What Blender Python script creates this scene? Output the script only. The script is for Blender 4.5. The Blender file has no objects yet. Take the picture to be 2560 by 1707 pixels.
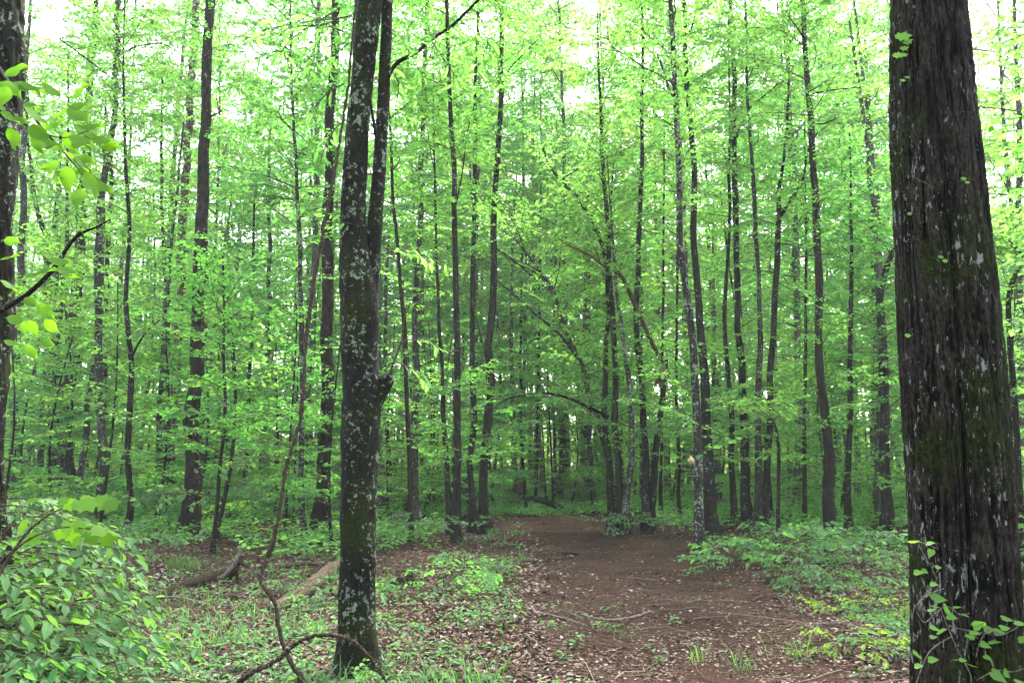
import bpy, math, random
import numpy as np
rng = np.random.default_rng(11)
random.seed(5)
C = bpy.context.scene
COL = C.collection
R = math.radians

# ------------------------------------------------------------------ camera, light, exposure
CAMZ, PITCH, F = 1.55, 8.2, 2066.0            # F: focal length in pixels of a 2560 px wide frame
cam = bpy.data.cameras.new("camera")
cam.sensor_width = 22.3; cam.lens = 18.0; cam.clip_start = 0.05; cam.clip_end = 600
camo = bpy.data.objects.new("camera", cam); COL.objects.link(camo)
camo.location = (0, 0, CAMZ); camo.rotation_euler = (R(90 + PITCH), 0, 0)
C.camera = camo

SUN_EL, SUN_AZ = 58, 20                       # azimuth measured from +Y (view direction) to the right
w = bpy.data.worlds.new("World"); C.world = w; w.use_nodes = True
nt = w.node_tree; nt.nodes.clear()
sky = nt.nodes.new("ShaderNodeTexSky"); sky.sky_type = 'NISHITA'; sky.sun_disc = False
sky.sun_elevation = R(SUN_EL); sky.sun_rotation = R(SUN_AZ); sky.air_density = 1.0; sky.dust_density = 3.0; sky.ozone_density = 1.0
hs = nt.nodes.new("ShaderNodeHueSaturation"); hs.inputs['Saturation'].default_value = 0.5; hs.inputs['Value'].default_value = 1.15
bg = nt.nodes.new("ShaderNodeBackground"); bg.inputs['Strength'].default_value = 0.15
wo = nt.nodes.new("ShaderNodeOutputWorld")
nt.links.new(sky.outputs[0], hs.inputs['Color']); nt.links.new(hs.outputs[0], bg.inputs[0]); nt.links.new(bg.outputs[0], wo.inputs[0])
sl = bpy.data.lights.new("sun", 'SUN'); sl.energy = 1.4; sl.angle = R(14); sl.color = (1, .965, .9)
so = bpy.data.objects.new("sun", sl); COL.objects.link(so)
_el, _az = R(SUN_EL), R(SUN_AZ)
from mathutils import Vector
_d = Vector((math.sin(_az) * math.cos(_el), math.cos(_az) * math.cos(_el), math.sin(_el)))
so.rotation_euler = _d.to_track_quat('Z', 'Y').to_euler()
C.view_settings.view_transform = 'Standard'; C.view_settings.look = 'None'
C.view_settings.exposure = 3.55; C.view_settings.gamma = 1
C.cycles.max_bounces = 9; C.cycles.diffuse_bounces = 6; C.cycles.transmission_bounces = 7
C.cycles.glossy_bounces = 2; C.cycles.transparent_max_bounces = 4
C.cycles.caustics_reflective = False; C.cycles.caustics_refractive = False
C.cycles.use_denoising = True

# ------------------------------------------------------------------ geometry helpers
_p = R(PITCH)
FW = np.array([0, math.cos(_p), math.sin(_p)]); UP = np.array([0, -math.sin(_p), math.cos(_p)]); RT = np.array([1., 0, 0])

def ray(px, py):
    return FW * F + RT * (px - 1280) + UP * (853.5 - py)
def P(px, py, D):                              # the point seen at pixel px, py at depth D (metres along +Y)
    d = ray(px, py); return np.array([0, 0, CAMZ]) + d * (D / d[1])
def G(px, py):                                 # the point of the ground plane seen at that pixel
    d = ray(px, py); return np.array([0, 0, CAMZ]) + d * (-CAMZ / d[2])
def unit(v):
    v = np.asarray(v, float); return v / (np.linalg.norm(v, axis=-1, keepdims=True) + 1e-12)

def path_x(y):                                 # centre line of the trail
    return 0.62 + 0.055 * y * 0 + 0.0 * y + np.interp(y, [0, 6, 10, 15, 21, 30], [.85, .95, 1.2, 1.3, 1.3, 1.3])
def path_w(y):
    return np.interp(y, [0, 6, 10, 15, 19.0, 20.6, 21.2], [1.3, 1.42, 1.55, 1.5, 1.45, 1.4, 0.1])
def hgt(x, y):
    x = np.asarray(x, float); y = np.asarray(y, float)
    h = .05 * np.sin(x * .9 + .7) * np.cos(y * .55 + 1) + .03 * np.sin(x * 2.3 + y * 1.7) + .015 * np.sin(x * 5.1 - y * 4.3)
    h = h * np.clip((np.hypot(x, y) - 2) / 8, 0.15, 1)
    d = np.abs(x - path_x(y)) / np.maximum(path_w(y), .1)
    h = h * np.clip(d - .3, .25, 1) - .03 * np.clip(1.2 - d, 0, 1) * (y < 20.6)
    h = h + .11 * np.exp(-((y - 21.2) / .42) ** 2 - (np.abs(x - 1.1) / 2.1) ** 6)          # low dirt berm where the trail ends
    h = h + np.clip((y - 30) / 60, 0, 1) * .25 * np.sin(x * .13 + 2)
    return h

def build(name, parts, parent=None, base=None, smooth=True):
    """parts: list of (V (n,3), F (m,k), material).  One mesh object."""
    mats = []; Vs = []; loops = []; starts = []; mi = []; off = 0; ls = 0
    for V, Fc, m in parts:
        if len(V) == 0 or len(Fc) == 0: continue
        if m not in mats: mats.append(m)
        Fc = np.asarray(Fc, np.int64); k = Fc.shape[1]
        Vs.append(np.asarray(V, np.float32)); loops.append((Fc + off).ravel())
        starts.append(ls + np.arange(len(Fc)) * k); ls += Fc.size
        mi.append(np.full(len(Fc), mats.index(m), np.int32)); off += len(V)
    me = bpy.data.meshes.new(name)
    V = np.concatenate(Vs); L = np.concatenate(loops).astype(np.int32); S = np.concatenate(starts).astype(np.int32); M = np.concatenate(mi)
    if base is not None: V = V - np.asarray(base, np.float32)
    me.vertices.add(len(V)); me.vertices.foreach_set('co', V.astype(np.float32).ravel())
    me.loops.add(len(L)); me.loops.foreach_set('vertex_index', L)
    me.polygons.add(len(S)); me.polygons.foreach_set('loop_start', S)
    for m in mats: me.materials.append(m)
    me.polygons.foreach_set('material_index', M)
    me.polygons.foreach_set('use_smooth', np.full(len(S), smooth))
    me.update(calc_edges=True)
    o = bpy.data.objects.new(name, me); COL.objects.link(o)
    if parent is not None: o.parent = parent
    elif base is not None: o.location = base
    return o

def thing(name, loc, label, cat, group=None):
    o = bpy.data.objects.new(name, None); COL.objects.link(o); o.location = [float(a) for a in loc]
    o.empty_display_size = .3
    return tag(o, label, cat, group)
def tag(o, label=None, cat=None, group=None, kind=None):
    if label: o['label'] = label
    if cat: o['category'] = cat
    if group: o['group'] = group
    if kind: o['kind'] = kind
    return o

def frames(P_):
    T = np.gradient(P_, axis=0); T = unit(T)
    ref = np.array([0, 0, 1.]) if abs(T[:, 2]).mean() < .75 else np.array([0, 1., 0])
    A = unit(np.cross(T, ref)); B = np.cross(T, A)
    return T, A, B
def tube(P_, r, sides=6, disp=None):
    P_ = np.asarray(P_, float); n = len(P_); r = np.broadcast_to(np.asarray(r, float), (n,))
    T, A, B = frames(P_)
    a = np.arange(sides) / sides * 2 * np.pi
    rr = r[:, None] * np.ones(sides)[None]
    if disp is not None: rr = rr * disp
    V = P_[:, None] + (A[:, None] * np.cos(a)[None, :, None] + B[:, None] * np.sin(a)[None, :, None]) * rr[:, :, None]
    i = np.arange(n - 1)[:, None] * sides; j = np.arange(sides)[None]; j2 = (j + 1) % sides
    Fq = np.stack([i + j, i + j2, i + sides + j2, i + sides + j], -1).reshape(-1, 4)
    return V.reshape(-1, 3), Fq
def resample(P_, n):
    P_ = np.asarray(P_, float); d = np.r_[0, np.cumsum(np.linalg.norm(np.diff(P_[:, :3], axis=0), axis=1))]
    t = np.linspace(0, d[-1], n)
    # smooth (Catmull-like) by interpolating then relaxing
    Q = np.stack([np.interp(t, d, P_[:, k]) for k in range(P_.shape[1])], 1)
    k = max(1, n // (len(P_) * 3))
    for _ in range(k * 2):
        Q[1:-1] = (Q[:-2] + 2 * Q[1:-1] + Q[2:]) / 4
    return Q
def join(parts):                               # list of (V,F) -> (V,F)
    Vs, Fs, o = [], [], 0
    for V, Fc in parts:
        Vs.append(V); Fs.append(Fc + o); o += len(V)
    if not Vs: return np.zeros((0, 3)), np.zeros((0, 4), int)
    return np.concatenate(Vs), np.concatenate(Fs)

def vnoise(u, v, nu, seed):                    # value noise, periodic in u (0..1 -> nu cells)
    g = np.random.default_rng(seed); vmax = int(np.max(v)) + 3
    T = g.random((nu, vmax)); uu = u * nu; iu = np.floor(uu).astype(int); fu = uu - iu; iv = np.floor(v).astype(int); fv = v - iv
    fu = fu * fu * (3 - 2 * fu); fv = fv * fv * (3 - 2 * fv)
    a = T[iu % nu, iv]; b = T[(iu + 1) % nu, iv]; c = T[iu % nu, iv + 1]; d = T[(iu + 1) % nu, iv + 1]
    return (a * (1 - fu) + b * fu) * (1 - fv) + (c * (1 - fu) + d * fu) * fv

# ------------------------------------------------------------------ materials
def newmat(name):
    m = bpy.data.materials.new(name); m.use_nodes = True; m.node_tree.nodes.clear(); return m, m.node_tree
def N(t, typ, **kw):
    n = t.nodes.new(typ)
    for k, v in kw.items():
        if k in n.inputs: n.inputs[k].default_value = v
        else: setattr(n, k, v)
    return n
def ramp(t, stops, interp='LINEAR'):
    n = t.nodes.new('ShaderNodeValToRGB'); e = n.color_ramp.elements; n.color_ramp.interpolation = interp
    while len(e) < len(stops): e.new(.5)
    for i, (p, c) in enumerate(stops):
        e[i].position = p; e[i].color = (*c, 1) if len(c) == 3 else c
    return n
def mixc(t, fac, a, b, mode='MIX'):
    n = t.nodes.new('ShaderNodeMix'); n.data_type = 'RGBA'; n.blend_type = mode
    for s, v in ((0, fac), (6, a), (7, b)):
        if hasattr(v, 'links'): t.links.new(v, n.inputs[s])
        else: n.inputs[s].default_value = v if s == 0 else (*v, 1)
    return n.outputs[2]

def leafmat(name, refl, trans, var=.3, gloss=.05, rough=.38, tr=.5):
    m, t = newmat(name); L = t.links.new
    geo = N(t, 'ShaderNodeNewGeometry'); oi = N(t, 'ShaderNodeObjectInfo')
    h1 = N(t, 'ShaderNodeHueSaturation'); h2 = N(t, 'ShaderNodeHueSaturation')
    h1.inputs['Color'].default_value = (*refl, 1); h2.inputs['Color'].default_value = (*trans, 1)
    mr = N(t, 'ShaderNodeMapRange'); L(geo.outputs['Random Per Island'], mr.inputs[0]); mr.inputs[3].default_value = 1 - var; mr.inputs[4].default_value = 1 + var
    mo = N(t, 'ShaderNodeMapRange'); L(oi.outputs['Random'], mo.inputs[0]); mo.inputs[3].default_value = .474; mo.inputs[4].default_value = .513
    for h in (h1, h2):
        L(mr.outputs[0], h.inputs['Value']); L(mo.outputs[0], h.inputs['Hue'])
    d = N(t, 'ShaderNodeBsdfDiffuse'); b = N(t, 'ShaderNodeBsdfTranslucent'); g = N(t, 'ShaderNodeBsdfGlossy', Roughness=rough)
    L(h1.outputs[0], d.inputs[0]); L(h2.outputs[0], b.inputs[0])
    m1 = N(t, 'ShaderNodeMixShader'); m1.inputs[0].default_value = tr; L(d.outputs[0], m1.inputs[1]); L(b.outputs[0], m1.inputs[2])
    m2 = N(t, 'ShaderNodeMixShader'); m2.inputs[0].default_value = gloss; L(m1.outputs[0], m2.inputs[1]); L(g.outputs[0], m2.inputs[2])
    o = N(t, 'ShaderNodeOutputMaterial'); L(m2.outputs[0], o.inputs[0]); return m

def barkmat(name, c1, c2, lichen=.5, lscale=14, moss=.0, ridge=30, bump=.6, lcol=(.20, .22, .19), stretch=.12, lsize=.62, ridged=False, lz=.9):
    m, t = newmat(name); L = t.links.new
    tc = N(t, 'ShaderNodeTexCoord'); oi = N(t, 'ShaderNodeObjectInfo')
    sh = N(t, 'ShaderNodeVectorMath', operation='ADD'); L(tc.outputs['Object'], sh.inputs[0])
    rv = N(t, 'ShaderNodeMath', operation='MULTIPLY'); L(oi.outputs['Random'], rv.inputs[0]); rv.inputs[1].default_value = 57.
    cx = N(t, 'ShaderNodeCombineXYZ'); L(rv.outputs[0], cx.inputs[2]); L(cx.outputs[0], sh.inputs[1])
    mp = N(t, 'ShaderNodeMapping'); mp.inputs['Scale'].default_value = (1, 1, stretch); L(sh.outputs[0], mp.inputs[0])
    n1 = N(t, 'ShaderNodeTexNoise', Scale=float(ridge), Detail=5., Roughness=.6, Distortion=.6); L(mp.outputs[0], n1.inputs[0])
    n1b = N(t, 'ShaderNodeTexNoise', Scale=ridge * 3., Detail=3., Roughness=.6); L(mp.outputs[0], n1b.inputs[0])
    r1 = ramp(t, [(.38, c1), (.62, c2)]); L(n1.outputs[0], r1.inputs[0])
    r1b = ramp(t, [(.35, (.35, .35, .35)), (.65, (1.35, 1.3, 1.25))]); L(n1b.outputs[0], r1b.inputs[0])
    col = mixc(t, 1., r1.outputs[0], r1b.outputs[0], 'MULTIPLY')
    if ridged:                                  # bark plates are paler than the furrows between them
        at = N(t, 'ShaderNodeAttribute', attribute_name='ridge'); ra = ramp(t, [(.3, (.09, .08, .07)), (.6, (.8, .8, .8)), (.95, (1.8, 1.75, 1.65))]); L(at.outputs['Fac'], ra.inputs[0]); col = mixc(t, 1., col, ra.outputs[0], 'MULTIPLY')
    # patches of moss
    n3 = N(t, 'ShaderNodeTexNoise', Scale=2.6, Detail=4., Roughness=.6); L(sh.outputs[0], n3.inputs[0])
    n3b = N(t, 'ShaderNodeTexNoise', Scale=60., Detail=3.); L(sh.outputs[0], n3b.inputs[0])
    r3 = ramp(t, [(.62 - moss * .22, (0, 0, 0)), (.75 - moss * .22, (1, 1, 1))]); L(n3.outputs[0], r3.inputs[0])
    r3b = ramp(t, [(.35, (.003, .0045, .001)), (.65, (.017, .024, .004))]); L(n3b.outputs[0], r3b.inputs[0])
    mf = N(t, 'ShaderNodeMath', operation='MULTIPLY'); L(r3.outputs[0], mf.inputs[0]); mf.inputs[1].default_value = .8 if moss > 0 else 0.
    col = mixc(t, mf.outputs[0], col, r3b.outputs[0])
    # lichen: clustered pale spots
    n2 = N(t, 'ShaderNodeTexNoise', Scale=float(lscale), Detail=6., Roughness=.72, Distortion=.3); 
    mp2 = N(t, 'ShaderNodeMapping'); mp2.inputs['Scale'].default_value = (1, 1, lz); L(sh.outputs[0], mp2.inputs[0]); L(mp2.outputs[0], n2.inputs[0])
    n4 = N(t, 'ShaderNodeTexNoise', Scale=3.5, Detail=3.); L(sh.outputs[0], n4.inputs[0])
    ad = N(t, 'ShaderNodeMath', operation='MULTIPLY_ADD'); L(n4.outputs[0], ad.inputs[0]); ad.inputs[1].default_value = .35; L(n2.outputs[0], ad.inputs[2])
    lo = lsize + .175 - lichen * .16
    r2 = ramp(t, [(lo, (0, 0, 0)), (lo + .035, (1, 1, 1))]); L(ad.outputs[0], r2.inputs[0])
    lv = mixc(t, n1b.outputs[0], tuple(a * .65 for a in lcol), lcol)
    col = mixc(t, r2.outputs[0], col, lv)
    bs = N(t, 'ShaderNodeBsdfPrincipled', Roughness=.85); bs.inputs['Specular IOR Level'].default_value = .05
    L(col, bs.inputs['Base Color'])
    bp = N(t, 'ShaderNodeBump', Strength=bump, Distance=.02); L(n1.outputs[0], bp.inputs['Height']); L(bp.outputs[0], bs.inputs['Normal'])
    o = N(t, 'ShaderNodeOutputMaterial'); L(bs.outputs[0], o.inputs[0]); return m

# greens
LEAF_MID = leafmat('leaf_mid', (.047, .130, .046), (.140, .39, .054), .38, gloss=.012, rough=.5, tr=.6)
LEAF_BR = leafmat('leaf_bright', (.056, .150, .042), (.155, .42, .050), .36, gloss=.012, rough=.5, tr=.62)
LEAF_FAR = leafmat('leaf_far', (.064, .145, .052), (.170, .42, .060), .36, gloss=.012, rough=.5, tr=.6)
LEAF_PALE = leafmat('leaf_pale', (.075, .155, .075), (.11, .28, .065), .3, gloss=.0125, rough=.55)
LEAF_SHRUB = leafmat('leaf_shrub', (.042, .120, .042), (.09, .27, .034), .42, gloss=.008, rough=.5)
LEAF_NEAR = leafmat('leaf_near', (.040, .13, .014), (.115, .38, .008), .18, gloss=.008, rough=.5, tr=.6)
LEAF_VINE = leafmat('leaf_vine', (.085, .18, .025), (.17, .34, .02), .3, gloss=.010, rough=.5)
LEAF_HERB = leafmat('leaf_herb', (.048, .125, .045), (.09, .25, .04), .38, gloss=.012, rough=.55)
GRASSM = leafmat('grass_blade', (.045, .12, .035), (.085, .22, .035), .3, gloss=.010, rough=.5)

BARK_DARK = barkmat('bark_dark', (.003, .0026, .0022), (.015, .012, .010), lichen=.05, lscale=26, moss=.1, ridge=45)
BARK_BROWN = barkmat('bark_brown', (.004, .003, .0025), (.021, .0145, .011), lichen=-.1, lscale=26, moss=.1, ridge=45)
BARK_GREY = barkmat('bark_grey', (.008, .007, .006), (.038, .034, .030), lichen=.25, lscale=24, moss=.0, ridge=45)
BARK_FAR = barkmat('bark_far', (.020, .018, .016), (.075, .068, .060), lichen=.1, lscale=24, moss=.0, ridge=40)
BARK_LICH = barkmat('bark_lichen', (.006, .005, .0045), (.030, .027, .023), lichen=.5, lscale=22, moss=.1, ridge=40, lcol=(.17, .19, .155))
BARK_PINE = barkmat('bark_pine', (.003, .0022, .0018), (.025, .017, .0135), lichen=-.1, lscale=9, moss=.0, ridge=17, bump=1., stretch=.35)
BARK_RED = barkmat('bark_reddish', (.018, .012, .009), (.085, .055, .043), lichen=.1, lscale=9, moss=.0, ridge=17, bump=1., stretch=.35)
BARK_FORE = barkmat('bark_fore', (.0024, .0022, .002), (.012, .010, .0085), lichen=.26, lscale=27, moss=.6, ridge=55, lcol=(.15, .18, .13), stretch=.3)
BARK_BIG = barkmat('bark_big', (.0025, .0021, .0018), (.019, .0152, .0128), lichen=.08, lscale=46, moss=.5, ridge=110, lcol=(.16, .175, .15), stretch=.25, ridged=True, lz=.35)
TWIG = barkmat('twig', (.03, .022, .016), (.09, .07, .055), lichen=.0, ridge=60)
TWIGG = barkmat('twig_green', (.05, .06, .025), (.10, .11, .05), lichen=-1, ridge=60)
VINEB = barkmat('vine_bark', (.014, .010, .008), (.065, .045, .036), lichen=-.1, lscale=30, ridge=90, stretch=.3)
LOGM = barkmat('log_bark', (.026, .020, .014), (.12, .092, .066), lichen=-.5, ridge=40, moss=.3, bump=1.)
ROT = barkmat('rotten_wood', (.008, .006, .005), (.045, .030, .022), lichen=-1, ridge=40, moss=.2, bump=1.)
DEAD = barkmat('dead_wood', (.05, .04, .033), (.16, .135, .115), lichen=-.5, ridge=60)
DEADB = barkmat('dead_branch', (.02, .010, .007), (.085, .045, .028), lichen=-.5, ridge=50)

def groundmat(name, path=False):
    m, t = newmat(name); L = t.links.new
    tc = N(t, 'ShaderNodeTexCoord')
    n1 = N(t, 'ShaderNodeTexNoise', Scale=22., Detail=8., Roughness=.75); L(tc.outputs['Object'], n1.inputs[0])
    n2 = N(t, 'ShaderNodeTexNoise', Scale=.9, Detail=5., Roughness=.65); L(tc.outputs['Object'], n2.inputs[0])
    vo = N(t, 'ShaderNodeTexVoronoi', Scale=30.); L(tc.outputs['Object'], vo.inputs[0])
    if path:
        r = ramp(t, [(.3, (.008, .0048, .0036)), (.5, (.027, .0168, .0125)), (.72, (.070, .046, .036))])
        r2 = ramp(t, [(.35, (.62, .58, .56)), (.65, (1.25, 1.2, 1.15))])
    else:
        r = ramp(t, [(.3, (.008, .005, .0035)), (.5, (.032, .020, .015)), (.72, (.085, .058, .045))])
        r2 = ramp(t, [(.35, (.6, .58, .52)), (.65, (1.2, 1.15, 1.1))])
    L(n1.outputs[0], r.inputs[0]); L(n2.outputs[0], r2.inputs[0])
    col = mixc(t, 1., r.outputs[0], r2.outputs[0], 'MULTIPLY')
    vr = ramp(t, [(0., (.55, .55, .55)), (.5, (1.15, 1.15, 1.15))]); L(vo.outputs['Distance'], vr.inputs[0])
    col = mixc(t, .6, col, mixc(t, 1., col, vr.outputs[0], 'MULTIPLY'))
    bs = N(t, 'ShaderNodeBsdfPrincipled', Roughness=.95); bs.inputs['Specular IOR Level'].default_value = .02; L(col, bs.inputs['Base Color'])
    bp = N(t, 'ShaderNodeBump', Strength=.9, Distance=.03); L(n1.outputs[0], bp.inputs['Height']); L(bp.outputs[0], bs.inputs['Normal'])
    o = N(t, 'ShaderNodeOutputMaterial'); L(bs.outputs[0], o.inputs[0]); return m
SOIL = groundmat('forest_soil'); DIRT = groundmat('trail_dirt', True)

def islandmat(name, stops, rough=.85, spec=.06, trans=None):
    m, t = newmat(name); L = t.links.new
    geo = N(t, 'ShaderNodeNewGeometry'); r = ramp(t, stops); L(geo.outputs['Random Per Island'], r.inputs[0])
    tc = N(t, 'ShaderNodeTexCoord'); n = N(t, 'ShaderNodeTexNoise', Scale=60., Detail=3.); L(tc.outputs['Object'], n.inputs[0])
    rr = ramp(t, [(.3, (.7, .7, .7)), (.7, (1.2, 1.2, 1.2))]); L(n.outputs[0], rr.inputs[0])
    col = mixc(t, 1., r.outputs[0], rr.outputs[0], 'MULTIPLY')
    bs = N(t, 'ShaderNodeBsdfPrincipled', Roughness=rough); bs.inputs['Specular IOR Level'].default_value = spec; L(col, bs.inputs['Base Color'])
    o = N(t, 'ShaderNodeOutputMaterial'); L(bs.outputs[0], o.inputs[0]); return m
LITTER = islandmat('dead_leaves', [(0, (.022, .012, .009)), (.35, (.060, .034, .024)), (.62, (.12, .076, .056)), (.87, (.16, .12, .095)), (1, (.23, .20, .17))])
CHIPS = islandmat('trail_chips', [(0, (.012, .006, .004)), (.4, (.042, .025, .018)), (.75, (.095, .066, .050)), (1, (.22, .18, .14))])
DEADCLUMP = islandmat('dead_needles', [(0, (.018, .009, .006)), (1, (.06, .032, .024))])
FUNGUS = islandmat('bracket_fungus', [(0, (.24, .18, .08)), (1, (.32, .26, .13))])
DRYLEAF = islandmat('dry_leaf', [(0, (.06, .035, .02)), (1, (.12, .07, .045))])

# ------------------------------------------------------------------ leaf shapes (x along, y across, z up)
def fan(V):                                     # tri fan around vertex 0
    n = len(V); return np.array([[0, i, i + 1] for i in range(1, n - 1)])
DIAM = (np.array([[0, 0, 0], [.42, -.36, .06], [1, 0, -.05], [.42, .36, .06]], float), np.array([[0, 1, 2], [0, 2, 3]]))
OVAL = (np.array([[0, 0, 0], [.22, -.21, .045], [.6, -.23, .03], [1, 0, -.12], [.6, .23, .03], [.22, .21, .045], [.5, 0, -.02]], float),
        np.array([[0, 1, 6], [1, 2, 6], [2, 3, 6], [3, 4, 6], [4, 5, 6], [5, 0, 6]]))
LONG = (np.array([[0, 0, 0], [.35, -.13, .03], [.75, -.12, .0], [1, 0, -.12], [.75, .12, .0], [.35, .13, .03], [.55, 0, -.02]], float),
        np.array([[0, 1, 6], [1, 2, 6], [2, 3, 6], [3, 4, 6], [4, 5, 6], [5, 0, 6]]))
_lob = [(0, 0), (-.02, .16), (.16, .30), (.22, .50), (.42, .34), (.66, .52), (.70, .26), (1.0, .0)]
_lv = [(.45, 0, -.03)] + [(x, -y, -.10 * y) for x, y in _lob] + [(x, y, -.10 * y) for x, y in _lob[-2:0:-1]]
LOBED = (np.array(_lv, float), np.array([[0, i, i % (len(_lv) - 1) + 1] for i in range(1, len(_lv))]))
_hr = [(0, 0), (-.1, .18), (.02, .36), (.3, .44), (.62, .26), (1, 0)]
_hv = [(.4, 0, -.03)] + [(x, -y, .03) for x, y in _hr] + [(x, y, .03) for x, y in _hr[-2:0:-1]]
HEART = (np.array(_hv, float), np.array([[0, i, i % (len(_hv) - 1) + 1] for i in range(1, len(_hv))]))
BLADE = (np.array([[0, -.02, 0], [0, .02, 0], [.3, .022, .42], [.3, -.022, .42], [.65, .014, .62], [.65, -.014, .62], [1, 0, .55]], float), None)

def leaves(tpl, pos, dirv, nor, size, g=rng):
    """place a leaf template at each row -> (V,F)"""
    V0, F0 = tpl; n = len(pos)
    if n == 0: return np.zeros((0, 3)), np.zeros((0, 3), int)
    X = unit(dirv); Y = unit(np.cross(nor, X)); Z = np.cross(X, Y)
    s = np.broadcast_to(size, (n,))[:, None, None]
    V = pos[:, None] + s * (V0[None, :, 0:1] * X[:, None] + V0[None, :, 1:2] * Y[:, None] + V0[None, :, 2:3] * Z[:, None])
    Fc = F0[None] + (np.arange(n) * len(V0))[:, None, None]
    return V.reshape(-1, 3), Fc.reshape(-1, F0.shape[1])

# ------------------------------------------------------------------ sprays: a branch with twigs and leaves, x outwards
def make_spray(L, leaf, g, tw=.17, droop=.25, jit=.8, dens=.62, sides=4, spread=.5, tk=1.):
    n = 9; t = np.linspace(0, 1, n)
    w1, w2 = g.normal(0, .06, 2)
    main = np.stack([t * L, L * (w1 * np.sin(t * 3) + w2 * np.sin(t * 6)), -droop * L * t ** 2.2 + .12 * L * t], 1)
    lines = [(main, np.linspace(.0075 * L + .002, .002, n) * tk)]
    lp, ld = [], []
    def along(pl, spacing, s0=0):
        d = np.r_[0, np.cumsum(np.linalg.norm(np.diff(pl, axis=0), axis=1))]
        q = np.arange(s0, d[-1], spacing); q = q + g.normal(0, spacing * .2, len(q))
        pt = np.stack([np.interp(q, d, pl[:, k]) for k in range(3)], 1)
        tg = unit(np.stack([np.gradient(np.interp(q, d, pl[:, k])) if len(q) > 1 else np.array([pl[-1, k] - pl[0, k]]) for k in range(3)], 1))
        return pt, tg
    side = 1
    q = tw * .8
    while q < L * .97:
        f = q / L; side = -side
        b = np.array([np.interp(f, t, main[:, k]) for k in range(3)])
        tl = (spread * L * (1 - f) ** .7 * (.6 + .4 * min(1, f * 4)) + .08) * g.uniform(.7, 1.15)
        a = side * R(g.uniform(38, 62))
        m = 5; s = np.linspace(0, 1, m)
        d0 = np.array([math.cos(a), math.sin(a), g.normal(0, .10)])
        tp = b + np.outer(s * tl, d0); tp[:, 0] += .15 * tl * s ** 2; tp[:, 2] -= tl * .22 * s ** 2 * g.uniform(.2, 1.4)
        lines.append((tp, np.linspace(.0035, .0012, m) * tk))
        pt, tg = along(tp, leaf * dens, leaf * .4)
        lp.append(pt); ld.append(tg)
        if tl > .55:                           # second order twigs
            for k in range(int(tl / .2)):
                s1 = g.uniform(.25, .9); b2 = tp[0] + (tp[-1] - tp[0]) * s1; sd = g.choice([-1, 1])
                a2 = a + sd * R(g.uniform(30, 60)); l2 = tl * .4 * (1.1 - s1) + .06
                e2 = b2 + l2 * np.array([math.cos(a2), math.sin(a2), g.normal(-.08, .1)])
                p2 = np.linspace(b2, e2, 3); lines.append((p2, np.linspace(.002, .001, 3)))
                pt, tg = along(p2, leaf * dens, leaf * .3); lp.append(pt); ld.append(tg)
        q += tw * g.uniform(.7, 1.3)
    pt, tg = along(main, leaf * .9, L * .35); lp.append(pt); ld.append(tg)
    lp = np.concatenate(lp); ld = np.concatenate(ld); k = len(lp)
    sd = np.where(np.arange(k) % 2 == 0, 1, -1) * g.uniform(.5, 1.2, k)
    c, s = np.cos(sd), np.sin(sd)
    dd = np.stack([ld[:, 0] * c - ld[:, 1] * s, ld[:, 0] * s + ld[:, 1] * c, ld[:, 2] - .3 + g.normal(0, .35 if jit > .6 else .2, k)], 1)
    nn = np.stack([g.normal(0, jit, k), g.normal(0, jit, k), np.ones(k)], 1)
    sz = leaf * g.uniform(.55, 1.35, k)
    tubes = join([tube(p, r, sides if i == 0 else 3) for i, (p, r) in enumerate(lines)])
    return dict(L=L, pos=lp, dir=dd, nor=nn, size=sz, tv=tubes[0], tf=tubes[1], main=main)

def rotm(az, el, roll):
    ca, sa, ce, se, cr, sr = math.cos(az), math.sin(az), math.cos(el), math.sin(el), math.cos(roll), math.sin(roll)
    Rx = np.array([[1, 0, 0], [0, cr, -sr], [0, sr, cr]]); Ry = np.array([[ce, 0, -se], [0, 1, 0], [se, 0, ce]])
    Rz = np.array([[ca, -sa, 0], [sa, ca, 0], [0, 0, 1]]); return Rz @ Ry @ Rx
class Crown:
    def __init__(s): s.p, s.d, s.n, s.z, s.w = [], [], [], [], []
    def add(s, sp, base, az, el, roll=0, sc=1.):
        M = rotm(az, el, roll)
        s.p.append(sp['pos'] * sc @ M.T + base); s.d.append(sp['dir'] @ M.T); s.n.append(sp['nor'] @ M.T); s.z.append(sp['size'] * min(sc, 1.1))
        s.w.append((sp['tv'] * sc @ M.T + base, sp['tf']))
    def wood(s, V, Fc): s.w.append((V, Fc))
    def leafmesh(s, tpl):
        return leaves(tpl, np.concatenate(s.p), np.concatenate(s.d), np.concatenate(s.n), np.concatenate(s.z))
    def emit(s, root, tpl, lm, wm, base=None):
        parts = []
        if s.p: parts.append((*s.leafmesh(tpl), lm))
        if s.w: parts.append((*join(s.w), wm))
        build('crown', parts, root, base, smooth=False)

gs = np.random.default_rng(3)
SP = {L: [make_spray(L, .088, gs, tw=.145, droop=.22, dens=.50, jit=.58) for _ in range(4)] for L in (.5, .9, 1.5, 2.2, 3.0)}        # hero trees
SPB = {L: [make_spray(L, .120, gs, tw=.20, droop=.22, dens=.50, jit=.72) for _ in range(3)] for L in (.9, 1.5, 2.4, 3.2)}   # further trees
SPN = {L: [make_spray(L, .058, gs, tw=.085, droop=.34, dens=.72, jit=.5, tk=.7) for _ in range(4)] for L in (.32, .5, .8)}  # near shrubs
def pick(lib, L, g=rng):
    k = min(lib, key=lambda a: abs(a - L)); return lib[k][g.integers(len(lib[k]))], L / k

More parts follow.
